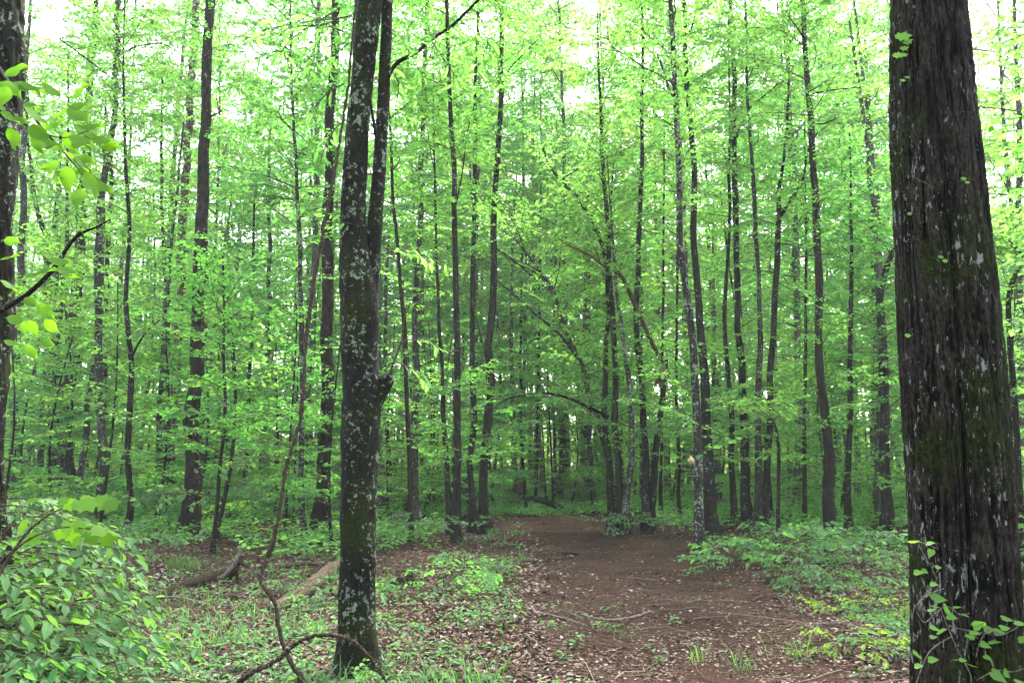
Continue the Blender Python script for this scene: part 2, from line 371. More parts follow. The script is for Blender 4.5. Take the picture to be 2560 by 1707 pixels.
def hero_crown(path, z0, z1, n, Lmax, g, lib=SP, bottomL=.45, el=(5, 35), topup=25):
    """sprays round a traced trunk (path: (k,4) x,y,z,r), between heights z0 and z1"""
    cr = Crown(); zs = path[:, 2]; az = g.uniform(0, 6.28)
    for i in range(n):
        f = (i + g.uniform(0, 1)) / n; z = z0 + (z1 - z0) * f
        b = np.array([np.interp(z, zs, path[:, k]) for k in range(3)]); az += 2.4 + g.normal(0, .3)
        prof = bottomL + (1 - bottomL) * math.sin(min(1, f * 1.25) * math.pi * .5) if f < .75 else 1 - .65 * (f - .75) / .25
        L = max(.4, Lmax * prof * g.uniform(.6, 1.1)); sp, sc = pick(lib, L, g)
        e = R(g.uniform(*el) + topup * f)
        cr.add(sp, b, az, e, g.normal(0, .25), sc)
    return cr

# ------------------------------------------------------------------ setting
def setting():
    xs = np.r_[np.arange(-170, -14, 6), np.arange(-14, 14, .22), np.arange(14, 171, 6)]
    ys = np.r_[np.arange(-60, 1, 5), np.arange(1, 30, .22), np.arange(30, 60, 1.5), np.arange(60, 230, 8)]
    X, Y = np.meshgrid(xs, ys); Z = hgt(X, Y)
    V = np.stack([X, Y, Z], -1).reshape(-1, 3); nx = len(xs); i = np.arange(len(ys) - 1)[:, None] * nx; j = np.arange(nx - 1)[None]
    Fc = np.stack([i + j, i + j + 1, i + nx + j + 1, i + nx + j], -1).reshape(-1, 4)
    tag(build('ground', [(V, Fc, SOIL)]), kind='structure')
    ys = np.arange(1.2, 20.8, .05); us = np.linspace(-1, 1, 100)
    gp_ = np.random.default_rng(2)
    Yp, U = np.meshgrid(ys, us, indexing='ij')
    wl = path_w(ys) * (1 + .10 * np.sin(ys * 2.1) + .07 * np.sin(ys * 5.3 + 1) + .05 * np.sin(ys * 13) + gp_.normal(0, .055, len(ys))); wr = path_w(ys) * (1 + .10 * np.sin(ys * 1.7 + 2) + .07 * np.sin(ys * 6.1) + .05 * np.sin(ys * 15) + gp_.normal(0, .055, len(ys)))
    Xp = path_x(ys)[:, None] + np.where(U < 0, U * wl[:, None], U * wr[:, None])
    rut = .022 * (vnoise(np.clip((Xp + 3) / 9, 0, .999), Yp * 2.6, 24, 5) - .5) + .012 * (vnoise(np.clip((Xp + 3) / 9, 0, .999), Yp * 7, 64, 6) - .5)
    Zp = hgt(Xp, Yp) + rut * np.clip(1.15 - np.abs(U), 0, .4) / .4 + .006 * (1 - np.abs(U)) + .012 * np.clip(1 - np.abs(U), 0, .3) / .3 + .004
    V = np.stack([Xp, Yp, Zp], -1).reshape(-1, 3); nx = 100; i = np.arange(len(ys) - 1)[:, None] * nx; j = np.arange(nx - 1)[None]
    Fc = np.stack([i + j, i + j + 1, i + nx + j + 1, i + nx + j], -1).reshape(-1, 4)
    tag(build('path', [(V, Fc, DIRT)]), kind='structure')
setting()

def onpath(x, y, m=1.):
    return (np.abs(x - path_x(y)) < path_w(y) * m) & (y < 20.4)
def patchy(x, y, s=1.0):
    return .5 + .5 * np.sin(x * 1.3 * s + 1.7 * np.sin(y * .7 * s)) * np.cos(y * 1.1 * s + 1.3 * np.sin(x * .9 * s))

def in_view_xy(n, y0, y1, g, power=1.0, margin=1.12):
    u = g.random(n); y = (y0 ** -power + u * (y1 ** -power - y0 ** -power)) ** (-1 / power) if power else y0 + u * (y1 - y0)
    x = g.uniform(-1, 1, n) * .62 * margin * y
    return x, y

def litter():
    g = np.random.default_rng(21)
    x, y = in_view_xy(110000, 4.2, 30, g, 1.1)
    on = onpath(x, y, .95); keep = (~on & (patchy(x, y) + g.random(len(x)) * .8 > .45)) | (on & (g.random(len(x)) < .02 + .10 * (patchy(x, y, 1.9) > .5) + .75 * np.clip((np.abs(x - path_x(y)) / path_w(y) - .6) / .4, 0, 1) ** 2 * (.4 + patchy(x, y, 2)))); x, y, on = x[keep], y[keep], on[keep]
    n = len(x); pos = np.stack([x, y, hgt(x, y) + g.uniform(.006, .035, n)], 1)
    a = g.uniform(0, 6.28, n); d = np.stack([np.cos(a), np.sin(a), g.normal(0, .25, n)], 1)
    nn = np.stack([g.normal(0, .35, n), g.normal(0, .35, n), np.ones(n)], 1)
    tp = (OVAL[0] * np.array([1, 1.15, 2.2]), OVAL[1])
    V, Fc = leaves(tp, pos, d, nn, g.uniform(.022, .066, n) * (1 + (y > 10) * .3))
    tag(build('leaf_litter', [(V, Fc, LITTER)], smooth=False), 'brown and tan fallen leaves strewn over the forest floor', 'leaf litter', kind='stuff')
    x, y = in_view_xy(110000, 4.2, 23, g, 1.2); k = onpath(x, y, 1.05); x, y = x[k], y[k]; n = len(x)
    pos = np.stack([x, y, hgt(x, y) + g.uniform(.018, .03, n)], 1)
    a = g.uniform(0, 6.28, n); d = np.stack([np.cos(a), np.sin(a), g.normal(0, .1, n)], 1)
    nn = np.stack([g.normal(0, .2, n), g.normal(0, .2, n), np.ones(n)], 1)
    V, Fc = leaves((DIAM[0] * np.array([1, .7, 1]), DIAM[1]), pos, d, nn, g.uniform(.012, .05, n) * (.7 + .6 * patchy(x, y, 1.7)))
    tag(build('dirt_litter', [(V, Fc, CHIPS)], smooth=False), 'small dry chips and leaf scraps scattered on the trail', 'litter', kind='stuff')
litter()
def twigs():
    g = np.random.default_rng(23); x, y = in_view_xy(900, 4.4, 22, g, 1.0); st = []
    for a, b in zip(x, y):
        L = g.uniform(.08, .6) * (1 if g.random() < .8 else 1.8); t = g.uniform(0, 6.28); r = g.uniform(.002, .005) * (1 + y.mean() * 0)
        px = a + np.array([-.5, -.15, .2, .5]) * L * math.cos(t) + g.normal(0, .02, 4); py = b + np.array([-.5, -.15, .2, .5]) * L * math.sin(t) + g.normal(0, .02, 4)
        st.append(tube(np.stack([px, py, hgt(px, py) + .03 + g.uniform(0, .02, 4)], 1), [r, r, r * .8, r * .4], 5))
    V, Fc = join(st); tag(build('twig_debris', [(V, Fc, TWIGLIT)]), 'small broken twigs littering the trail and forest floor', 'twigs', kind='stuff')
TWIGLIT = islandmat('fallen_twigs', [(0, (.018, .010, .007)), (.5, (.05, .03, .021)), (1, (.16, .125, .10))])
twigs()

def ground_cover():
    g = np.random.default_rng(31)
    def herbs(n, y0, y1, power, name, label, tpl, mat, size, nl, dens, hh, cat='ground cover', offpath=1.15):
        x, y = in_view_xy(n, y0, y1, g, power)
        k = dens(x, y) > g.random(n); k &= ~(onpath(x, y, offpath) & (g.random(n) > .10 * (patchy(x, y, 1.3) > .45))); x, y = x[k], y[k]; n = len(x)
        z = hgt(x, y); hz = g.uniform(.3, 1, n) * hh
        pos = np.repeat(np.stack([x, y, z], 1), nl, 0); m = len(pos); a = g.uniform(0, 6.28, m); H = np.repeat(hz, nl) * g.uniform(.35, 1, m)
        rad = g.uniform(.0, .10, m) * (hh / .12) ** .5
        pos = pos + np.stack([np.cos(a) * rad, np.sin(a) * rad, H], 1)
        d = np.stack([np.cos(a), np.sin(a), g.normal(-.15, .25, m)], 1)
        nn = np.stack([g.normal(0, .35, m), g.normal(0, .35, m), np.ones(m)], 1)
        V, Fc = leaves(tpl, pos, d, nn, g.uniform(.6, 1.3, m) * size * np.repeat(g.uniform(.7, 1.25, n), nl))
        tag(build(name, [(V, Fc, mat)], smooth=False), label, cat, kind='stuff')
    left = lambda x, y: np.clip(.25 + .9 * patchy(x, y) + (x < path_x(y)) * .05, 0, 1) * np.clip((y - 2) / 4, .25, 1)
    herbs(13000, 4.3, 16, 1.0, 'ground_cover', 'low leafy green herbs scattered over the near forest floor', OVAL, LEAF_HERB, .055, 9,
          lambda x, y: left(x, y) * np.where(x > 2.6, .85, .34), .12)
    herbs(22000, 13, 62, .7, 'undergrowth', 'knee-high mass of leafy green undergrowth below the far trees', DIAM, LEAF_FAR, .10, 14,
          lambda x, y: np.clip(-.15 + 1.2 * patchy(x, y, .6) + np.clip((y - 21) / 12, 0, .6), 0, 1) * np.clip((y - 13) / 10, .12, 1) * ~((np.abs(x - 1.1) < 2.5) & (y < 22.2) & (y > 12)), .42, 'undergrowth', 1.1)
    # thin grass in patches
    x, y = in_view_xy(3600, 4.3, 17, g, .7)
    k = (patchy(x + 3, y * 1.2, .8) > .55) & ~onpath(x, y, 1.1); x, y = x[k], y[k]; nb = 4; n = len(x) * nb
    px = np.repeat(x, nb) + g.normal(0, .05, n); py = np.repeat(y, nb) + g.normal(0, .05, n); a = g.uniform(0, 6.28, n)
    V0 = np.array([[0, -.014, 0], [0, .014, 0], [.22, .016, .42], [.22, -.016, .42], [.52, .011, .66], [.52, -.011, .66], [.8, .001, .72], [.8, -.001, .72]])
    F0 = np.array([[0, 1, 2, 3], [3, 2, 4, 5], [5, 4, 6, 7]])
    V, Fc = leaves((V0, F0), np.stack([px, py, hgt(px, py)], 1), np.stack([np.cos(a), np.sin(a), 0 * a], 1), np.tile([0, 0, 1.], (n, 1)), g.uniform(.10, .28, n))
    tag(build('grass', [(V, Fc, GRASSM)]), 'thin wispy green grass growing in patches among fallen leaves', 'grass', kind='stuff')
ground_cover()

# ------------------------------------------------------------------ traced trees
LANDMARKS = []
def traced(pts, D, base_y=None, jit=.05, g=rng, n=60, bx=None):
    """pts: list of (px, py, width px) from top to bottom; returns (k,4) path from the ground up"""
    if base_y is not None: D = G(pts[-1][0], base_y)[1]
    out = []
    for (px, py, wpx) in pts:
        p = P(px, py, D); dist = math.hypot(D, 0) ; out.append([p[0], p[1], p[2], .5 * wpx / F * dist * 1.0])
    out = out[::-1]
    b = out[0]; zb = float(hgt(b[0], b[1])) - .06
    if b[2] > zb + .15 : out.insert(0, [b[0] + (0 if len(out) < 2 else (b[0] - out[1][0]) * .5 * min(1, (b[2]-zb) / max(.1, out[1][2] - b[2]))), b[1], zb, b[3] * 1.12])
    else: out[0][2] = zb
    return np.array(out), D

def trunk_mesh(path, root, base, mat, sides=12, flare=1.45, seed=0, n=None, name='trunk', rough=.10):
    L = path[-1, 2] - path[0, 2]; n = n or int(max(30, L * 10)); Q = resample(path, n)
    z = Q[:, 2] - Q[0, 2]; g = np.random.default_rng(seed)
    wob = np.interp(np.arange(n), np.linspace(0, n - 1, max(4, int(L * 1.3))), g.normal(0, .35, max(4, int(L * 1.3)))) * Q[:, 3]
    wob2 = np.interp(np.arange(n), np.linspace(0, n - 1, max(4, int(L * 1.3))), g.normal(0, .35, max(4, int(L * 1.3)))) * Q[:, 3]
    Q[:, 0] += wob * (z > .5); Q[:, 1] += wob2
    r = Q[:, 3] * (1 + (flare - 1) * np.exp(-z / (.28 + Q[0, 3])))
    u = np.tile(np.arange(sides) / sides, (n, 1)); v = np.tile(z[:, None], (1, sides))
    disp = 1 + rough * (vnoise(u, v * 9, max(4, sides // 2), seed + 1) - .5) * 2 + .07 * (vnoise(u, v * 2, 3, seed + 2) - .5) * 2
    fl = np.exp(-z / .25)[:, None]; disp = disp + .35 * fl * (vnoise(u, v * .3, 5, seed + 5) - .4)
    V, Fc = tube(Q[:, :3], r, sides, disp)
    build(name, [(V, Fc, mat)], root, base); return Q

def extend(path, H, taper=.35, lean=None):
    """continue the traced trunk upwards to height H"""
    top = path[-1]; k = max(0, len(path) - 3); d = (top[:3] - path[k, :3]); d = d / max(d[2], .1)
    if lean is not None: d = np.array([lean, 0, 1.])
    out = [list(a) for a in path]; z = top[2]; step = 1.2
    while z < H:
        z2 = min(H, z + step); f = (z2 - top[2]) / max(.1, H - top[2]); dx = d[:2] * (1 - .6 * f)
        out.append([out[-1][0] + dx[0] * (z2 - z), out[-1][1] + dx[1] * (z2 - z), z2, top[3] * (1 - f * (1 - taper))]); z = z2
    return np.array(out)

def hero(name, pts, label, mat, base_y=None, D=None, H=16, crown=(5, 28, 2.0), low=(0, 0, 0), leafm=LEAF_MID, landmark=None, seed=0, flare=1.75, lib=SP, group=None, limbs=(), el=(5, 35), top=True, tpl=DIAM, sides=12, cat='tree'):
    g = np.random.default_rng(1000 + seed)
    path, D = traced(pts, D, base_y)
    if top: path = extend(path, H)
    base = np.array([path[0, 0], path[0, 1], float(hgt(path[0, 0], path[0, 1]))])
    root = thing(name, base, label, cat, group)
    trunk_mesh(path, root, base, mat, sides, flare, seed)
    cr = Crown()
    z0, n, Lm = crown
    if n:
        c = hero_crown(path, z0, H - .2, n, Lm, g, lib, el=el); cr.p += c.p; cr.d += c.d; cr.n += c.n; cr.z += c.z; cr.w += c.w
    if low[2]:
        c = hero_crown(path, low[0], low[1], int(low[2] * 1.6), 1.35, g, lib, bottomL=.9, topup=0); cr.p += c.p; cr.d += c.d; cr.n += c.n; cr.z += c.z; cr.w += c.w
    for lp in limbs:                            # limbs traced in the photo: ([(px,py,w)...], dz toward viewer, leafy)
        q = np.array([[*P(px, py, D + dd), .5 * ww / F * D] for px, py, ww, dd in lp['pts']]); q = resample(q, 26)
        V, Fc = tube(q[:, :3], q[:, 3], 8); build('limb', [(V, Fc, lp.get('mat', mat))], root, base)
        for i in range(lp.get('leafy', 0)):
            k = g.integers(lp.get('k0', 8), 25); sp, sc = pick(lib, g.uniform(.5, 1.3), g)
            cr.add(sp, q[k, :3], g.uniform(0, 6.28), R(g.uniform(-10, 30)), g.normal(0, .3), sc)
    cr.emit(root, tpl, leafm, TWIG if lib is not SPN else TWIGG, base)
    if landmark: LANDMARKS.append((pts[-1][0], landmark))
    return root, path, D

seed = 0
def S():
    global seed; seed += 1; return seed
# ---- left side
hero('pine_tree', [(527, 0, 25), (518, 219, 26), (507, 384, 28), (502, 549, 31), (496, 713, 32), (490, 856, 33), (485, 1012, 35), (483, 1176, 38), (477, 1341, 40)],
     'tall dark pine with scaly reddish bark standing in left part of the wood', BARK_PINE, base_y=1341, H=19, crown=(8.5, 30, 2.2), low=(2, 5, 4), landmark='dark scaly pine', seed=S(), sides=16,
     limbs=[dict(pts=[(522, 292, 6, 0), (540, 286, 5, -.2), (555, 277, 3, -.3)])])
hero('pine_tree', [(491, 0, 19), (480, 165, 19), (472, 329, 20), (463, 439, 20), (458, 576, 20), (447, 795, 20), (442, 902, 20), (433, 1094, 21), (428, 1165, 22)],
     'pale reddish pine trunk leaning slightly beside the dark scaly pine', BARK_RED, D=30, H=24, crown=(13, 26, 2.8), landmark=None, seed=S(), lib=SPB, leafm=LEAF_FAR)
hero('slim_tree', [(408, 560, 10), (414, 700, 12), (420, 847, 14), (419, 1000, 15), (417, 1154, 16)], 'dark trunk close against the pale reddish pine, a little shorter', BARK_DARK, D=31, H=17, crown=(9, 18, 2.4), seed=S(), lib=SPB, leafm=LEAF_FAR)
hero('slim_tree', [(296, 0, 13), (285, 307, 15), (263, 384, 16), (250, 521, 17), (247, 856, 19), (252, 1000, 20), (255, 1066, 20), (250, 1318, 23)],
     'slim straight tree flecked with white lichen, fallen leaves at its foot', BARK_GREY, base_y=1318, H=17, crown=(6.5, 34, 2.5), low=(2.2, 6, 6), landmark='lichen-flecked slim tree', seed=S(),
     limbs=[dict(pts=[(284, 200, 5, 0), (240, 165, 5, -.3), (180, 120, 4, -.5), (130, 85, 3, -.6)], leafy=5), dict(pts=[(285, 150, 5, 0), (340, 115, 5, -.3), (405, 108, 4, -.4), (430, 120, 3, -.5), (476, 160, 2, -.6)], leafy=5),
            dict(pts=[(262, 385, 6, 0), (240, 350, 5, -.3), (215, 300, 4, -.5)], leafy=2)])
hero('slim_tree', [(280, 384, 10), (274, 603, 11), (263, 740, 12), (258, 1150, 13)], 'thin brown trunk just behind the lichen-flecked slim tree', BARK_PINE, D=28, H=19, crown=(9, 20, 2.4), seed=S(), lib=SPB, leafm=LEAF_FAR)
hero('sapling', [(312, 300, 7), (315, 440, 9), (323, 550, 10), (313, 757, 12), (320, 856, 13), (326, 902, 14), (324, 1066, 15), (321, 1286, 14), (313, 1349, 16)],
     'thin dark sapling with slightly crooked stem left of the dark scaly pine', BARK_DARK, base_y=1349, H=12, crown=(3.8, 34, 1.8), low=(1.5, 3.5, 5), landmark='crooked dark sapling', seed=S(),
     limbs=[dict(pts=[(326, 900, 7, 0), (345, 860, 5, -.2), (372, 820, 4, -.3), (400, 800, 3, -.4)], leafy=3)])
hero('tall_tree', [(232, 150, 18), (215, 420, 22), (208, 494, 25), (198, 640, 26), (189, 779, 28), (180, 940, 30), (170, 1150, 33), (167, 1235, 38)],
     'thick brown trunk in the far left wood, its base widening', BARK_BROWN, D=29, H=22, crown=(9, 30, 3.0), landmark='thick brown trunk', seed=S(), lib=SPB, leafm=LEAF_FAR)
hero('slim_tree', [(64, 250, 14), (60, 384, 15), (49, 680, 17), (44, 860, 18), (45, 1180, 20)], 'pale grey trunk beside the tree at the photo edge', BARK_GREY, D=27, H=19, crown=(8, 22, 2.6), seed=S(), lib=SPB, leafm=LEAF_FAR, landmark='pale grey trunk')
for i, (pts, lab) in enumerate([
    ([(75, 400, 8), (90, 520, 11), (112, 600, 14), (122, 650, 18), (128, 900, 20), (135, 1190, 22)], 'dark tree with limbs forking low, behind the pale grey trunk'),
    ([(150, 420, 10), (140, 560, 13), (143, 900, 16), (146, 1200, 18)], 'dim dark trunk between the forking tree and the thick brown trunk')]):
    hero('tall_tree', pts, lab, BARK_DARK, D=33 + i, H=17, crown=(7, 20, 2.6), seed=S(), lib=SPB, leafm=LEAF_FAR,
         limbs=[dict(pts=[(122, 650, 9, 0), (105, 560, 7, 0), (80, 480, 6, 0), (60, 430, 4, 0)], leafy=3)] if i == 0 else ())
hero('slim_tree', [(515, 330, 12), (512, 549, 14), (508, 850, 18), (507, 1039, 20), (510, 1228, 21)], 'dim trunk half hidden right behind the dark scaly pine', BARK_BROWN, D=30, H=18, crown=(8, 20, 2.6), seed=S(), lib=SPB, leafm=LEAF_FAR)
hero('sapling', [(558, 640, 5), (560, 760, 6), (557, 902, 7), (563, 1000, 8), (560, 1083, 9), (549, 1154, 9), (543, 1258, 9), (532, 1382, 11)],
     'bent knotted sapling with layered leafy sprays beside the dark scaly pine', BARK_DARK, base_y=1382, H=5.2, crown=(1.9, 26, 1.7), low=(1.2, 2.4, 4), landmark='bent knotted sapling', seed=S(), leafm=LEAF_BR, top=False)
hero('sapling', [(634, 560, 6), (630, 800, 8), (620, 973, 9), (614, 1253, 10)], 'thin upright sapling midway between the scaly pine and hanging vine', BARK_DARK, D=26, H=11, crown=(3, 22, 1.8), seed=S(), lib=SPB, leafm=LEAF_MID, landmark='thin upright sapling')
hero('slim_tree', [(672, 470, 9), (672, 760, 11), (662, 1044, 14), (658, 1176, 15)], 'grey trunk far back, rising left of the hanging vine', BARK_GREY, D=34, H=18, crown=(8, 20, 2.6), seed=S(), lib=SPB, leafm=LEAF_FAR)
hero('slim_tree', [(736, 380, 9), (743, 494, 10), (751, 658, 12), (754, 856, 13), (757, 984, 14), (751, 1176, 14), (760, 1349, 15)],
     'slim lichened tree directly behind the hanging woody vine', BARK_LICH, base_y=1349, H=13, crown=(4.8, 30, 1.9), low=(1.6, 4, 4), seed=S(), landmark='hanging vine')
hero('pine_tree', [(832, 200, 24), (825, 428, 26), (823, 603, 29), (817, 823, 32), (812, 1012, 33), (804, 1176, 34), (801, 1341, 38)],
     'dark straight pine close to the left side of the forked mossy tree', BARK_PINE, base_y=1341, H=18, crown=(7.5, 30, 2.2), low=(2, 4, 6), seed=S(), sides=16, landmark='straight pine')
# ---- centre left row
hero('slim_tree', [(973, 192, 7), (982, 494, 8), (995, 603, 9), (1006, 768, 10), (1015, 856, 10), (1020, 1012, 11), (1025, 1176, 12), (1028, 1363, 14)],
     'thin wavy trunk right of the mossy tree, first of the trail-side row', BARK_BROWN, base_y=1363, H=13, crown=(5, 26, 1.8), low=(1, 3.5, 5), seed=S(), leafm=LEAF_BR, landmark='thin wavy trunk')
hero('slim_tree', [(1066, 20, 10), (1061, 137, 11), (1056, 302, 12), (1050, 466, 13), (1042, 658, 14), (1036, 823, 15), (1039, 1012, 18), (1034, 1154, 19), (1042, 1300, 23)],
     'grey speckled trunk in the trail-side row, just right of the thin wavy trunk', BARK_GREY, D=18.8, H=15, crown=(5, 30, 2.0), low=(1.5, 4, 4), seed=S(), leafm=LEAF_BR)
hero('slim_tree', [(1084, 330, 5), (1089, 549, 7), (1094, 713, 8), (1102, 856, 9), (1111, 1066, 12), (1116, 1204, 13), (1124, 1341, 15)],
     'thin trunk close left of the straight dark trunk in trail-side row', BARK_DARK, base_y=1341, H=10.5, crown=(4.5, 24, 1.7), low=(1.2, 3.5, 4), seed=S(), leafm=LEAF_BR)
hero('slim_tree', [(1119, 27, 10), (1124, 247, 11), (1135, 439, 13), (1141, 658, 15), (1143, 856, 16), (1141, 1121, 18), (1138, 1231, 19), (1141, 1357, 22)],
     'straight dark trunk of the trail-side row, its foot nearest the viewer', BARK_DARK, base_y=1357, H=14, crown=(5.5, 30, 1.9), low=(1.2, 3.5, 5), seed=S(), leafm=LEAF_BR, landmark='trail-side row',
     limbs=[dict(pts=[(1138, 520, 5, 0), (1155, 440, 4, .3), (1168, 330, 3, .4), (1190, 250, 2, .5)], leafy=2)])
hero('slim_tree', [(1193, 55, 7), (1190, 247, 9), (1185, 439, 11), (1184, 658, 12), (1182, 856, 13), (1182, 1066, 15), (1176, 1204, 16), (1179, 1330, 19)],
     'slender straight trunk second from the trail in trail-side row', BARK_DARK, base_y=1330, H=15, crown=(6, 30, 1.9), low=(1.2, 3.5, 4), seed=S(), leafm=LEAF_BR)
hero('slim_tree', [(1253, 0, 11), (1250, 219, 13), (1239, 466, 15), (1231, 686, 17), (1226, 856, 18), (1223, 1039, 20), (1212, 1187, 21), (1215, 1330, 25)],
     'sturdy brown trunk with flared foot standing right at the trail edge', BARK_BROWN, base_y=1330, H=16, crown=(7, 28, 1.9), low=(1.3, 3, 4), seed=S(), flare=1.7, leafm=LEAF_BR, landmark='flared trail-edge trunk',
     limbs=[dict(pts=[(1251, 215, 4, 0), (1275, 170, 4, .2), (1310, 135, 3, .4), (1350, 95, 2, .5)], leafy=3), dict(pts=[(1240, 620, 4, 0), (1290, 655, 4, .5), (1340, 700, 4, 1), (1400, 745, 3, 1.4)])])
# ---- clump right of the trail
BD = 18.6
hero('leaning_tree', [(1355, 360, 4), (1371, 417, 6), (1405, 455, 8), (1426, 477, 9), (1475, 538, 10), (1500, 600, 11), (1514, 650, 11), (1523, 800, 12), (1512, 950, 14), (1520, 1120, 15), (1530, 1319, 19)],
     'tree bending over the trail at top, leftmost stem of the dense clump', BARK_DARK, D=BD + .6, H=9, crown=(4.5, 30, 2.0), low=(2.5, 5, 10), seed=S(), leafm=LEAF_MID, top=False, landmark='clump beside the trail',
     limbs=[dict(pts=[(1520, 1040, 8, 0), (1497, 1030, 8, -.4), (1430, 997, 7, -1), (1373, 982, 6, -1.3), (1320, 985, 5, -1.5), (1267, 995, 4, -1.6), (1240, 1015, 2, -1.7)], leafy=8, k0=6),
            dict(pts=[(1518, 760, 8, 0), (1515, 640, 7, .2), (1490, 560, 7, .4), (1462, 530, 6, .5), (1440, 480, 4, .6)], leafy=3)])
hero('leaning_tree', [(1285, 595, 4), (1322, 640, 6), (1345, 670, 8), (1385, 725, 9), (1404, 805, 10), (1420, 840, 11), (1458, 914, 13), (1470, 980, 13), (1500, 1060, 14), (1524, 1150, 14), (1545, 1315, 17)],
     'grey-barked tree leaning steeply left over the trail from the clump', BARK_LICH, D=BD + 1.0, H=9, crown=(2.8, 32, 2.1), low=(2.2, 4.5, 12), seed=S(), leafm=LEAF_MID, top=False,
     limbs=[dict(pts=[(1455, 910, 7, 0), (1400, 835, 7, -.5), (1345, 790, 6, -.9), (1290, 740, 5, -1.2), (1240, 700, 4, -1.4)], leafy=9, k0=6), dict(pts=[(1390, 740, 5, 0), (1340, 680, 5, -.3), (1280, 655, 4, -.5), (1240, 625, 3, -.7)], leafy=5)])
hero('slim_tree', [(1500, 247, 8), (1505, 384, 10), (1514, 549, 11), (1525, 713, 13), (1533, 856, 14), (1544, 1066, 16), (1552, 1313, 19)],
     'upright dark stem in the middle of the clump beside the trail', BARK_DARK, D=BD, H=12.5, crown=(5, 26, 1.9), low=(2, 4, 4), seed=S(),
     limbs=[dict(pts=[(1524, 620, 6, 0), (1530, 570, 5, .2), (1527, 500, 5, .3), (1535, 400, 3, .4)], leafy=3)])
hero('slim_tree', [(1535, 640, 6), (1541, 740, 8), (1555, 820, 9), (1562, 900, 11), (1572, 957, 13), (1577, 1121, 15), (1574, 1316, 18)],
     'lichened stem in the clump, leaning slightly towards the trail', BARK_LICH, D=BD - .4, H=8.5, crown=(3.8, 20, 1.6), low=(1.5, 3.5, 4), seed=S())
hero('slim_tree', [(1607, 150, 9), (1607, 384, 10), (1601, 549, 12), (1590, 740, 13), (1592, 847, 15), (1603, 957, 16), (1612, 1066, 17), (1610, 1319, 20)],
     'tall dark stem on the right half of the clump beside the trail', BARK_DARK, D=BD + .2, H=15, crown=(5.5, 28, 2.0), low=(2, 5, 5), seed=S())
r_, p_, d_ = hero('leaning_tree', [(1666, 900, 9), (1662, 929, 12), (1657, 1000, 13), (1640, 1121, 16), (1626, 1313, 20)],
     'short dark stem leaning right out of the clump, broken at the top', BARK_DARK, D=BD + .3, H=4.0, crown=(2.2, 6, 1.2), low=(1.2, 2.4, 4), seed=S(), top=False)
q = resample(np.array([[*P(px, py, BD + dd), .5 * ww / F * BD] for px, py, ww, dd in [(1656, 905, 10, .2), (1629, 856, 11, 0), (1590, 768, 11, -.1), (1560, 700, 10, -.2), (1547, 680, 9, -.2), (1510, 665, 7, -.3), (1470, 635, 6, -.3), (1415, 612, 3, -.4)]]), 40)
V, Fc = tube(q[:, :3], q[:, 3], 8)
br = thing('dead_branch', q[0, :3], 'bare reddish-brown dead branch caught slanting among the clump stems', 'branch')
build('stem', [(V, Fc, DEADB)], br, q[0, :3])
for pts in ([(1547, 680, 5, -.2), (1560, 640, 4, -.3), (1590, 605, 3, -.4), (1606, 590, 2, -.5)], [(1500, 655, 4, -.3), (1490, 625, 3, -.3), (1480, 612, 2, -.2)], [(1455, 628, 4, -.3), (1430, 610, 3, 0), (1300, 560, 1, .2)]):
    q2 = resample(np.array([[*P(px, py, BD + dd), .5 * ww / F * BD] for px, py, ww, dd in pts]), 14); V, Fc = tube(q2[:, :3], q2[:, 3], 5); build('side_twig', [(V, Fc, DEADB)], br, q[0, :3])
for i, (x0, x1, by, wd, lab) in enumerate([(1466, 1470, 1255, 26, 'broad grey trunk in shade behind the clump of stems'), (1300, 1312, 1262, 9, 'crooked thin trunk in the shade past the end of the trail'),
                                            (1345, 1340, 1250, 8, 'thin straight trunk in the shade past the end of the trail'), (1385, 1388, 1256, 9, 'slim trunk standing beyond the leaning log past the trail'),
                                            (1654, 1651, 1280, 9, 'thin stem between the clump and the white-flecked tree'), (1690, 1700, 1300, 9, 'slender dark stem just left of the white-flecked tree')]):
    hero('slim_tree', [(x0 + 6, 500, wd * .6), (x0 + 2, 800, wd * .75), (x0, 1000, wd * .85), (x1, by, wd)], lab, (BARK_GREY, BARK_BROWN, BARK_DARK)[i % 3], base_y=None, D=(34, 30, 29, 31, 24, 21)[i], H=15, crown=(4.5, 26, 2.4), low=(2.2, 5, 6), seed=S(), lib=SPB, leafm=LEAF_FAR)
# ---- right row
hero('slim_tree', [(1681, 0, 13), (1686, 219, 14), (1697, 439, 16), (1703, 620, 17), (1720, 768, 19), (1727, 856, 20), (1735, 960, 20), (1741, 1066, 21), (1741, 1231, 22), (1750, 1401, 25)],
     'white-flecked grey trunk with a pale bracket fungus, nearest of the right-hand row', BARK_LICH, base_y=1401, H=12, crown=(5.5, 30, 1.9), low=(1.4, 3, 4), seed=S(), landmark='white-flecked tree', sides=16,
     limbs=[dict(pts=[(1688, 215, 6, 0), (1655, 190, 5, -.2), (1610, 170, 4, -.3), (1570, 140, 3, -.4), (1500, 105, 2, -.5)], leafy=3), dict(pts=[(1690, 250, 9, 0), (1672, 225, 8, .2), (1660, 180, 7, .3), (1643, 135, 6, .4)])])
hero('slim_tree', [(1708, 0, 11), (1719, 219, 13), (1736, 439, 15), (1736, 603, 17), (1749, 823, 20), (1752, 847, 21), (1766, 1066, 24), (1780, 1330, 30)],
     'sturdy dark trunk standing right behind the white-flecked tree', BARK_DARK, D=17.2, H=17, crown=(6.5, 32, 2.1), low=(1.5, 4, 4), seed=S(), sides=14,
     limbs=[dict(pts=[(1721, 95, 6, 0), (1735, 50, 5, .2), (1750, -20, 4, .4)])])
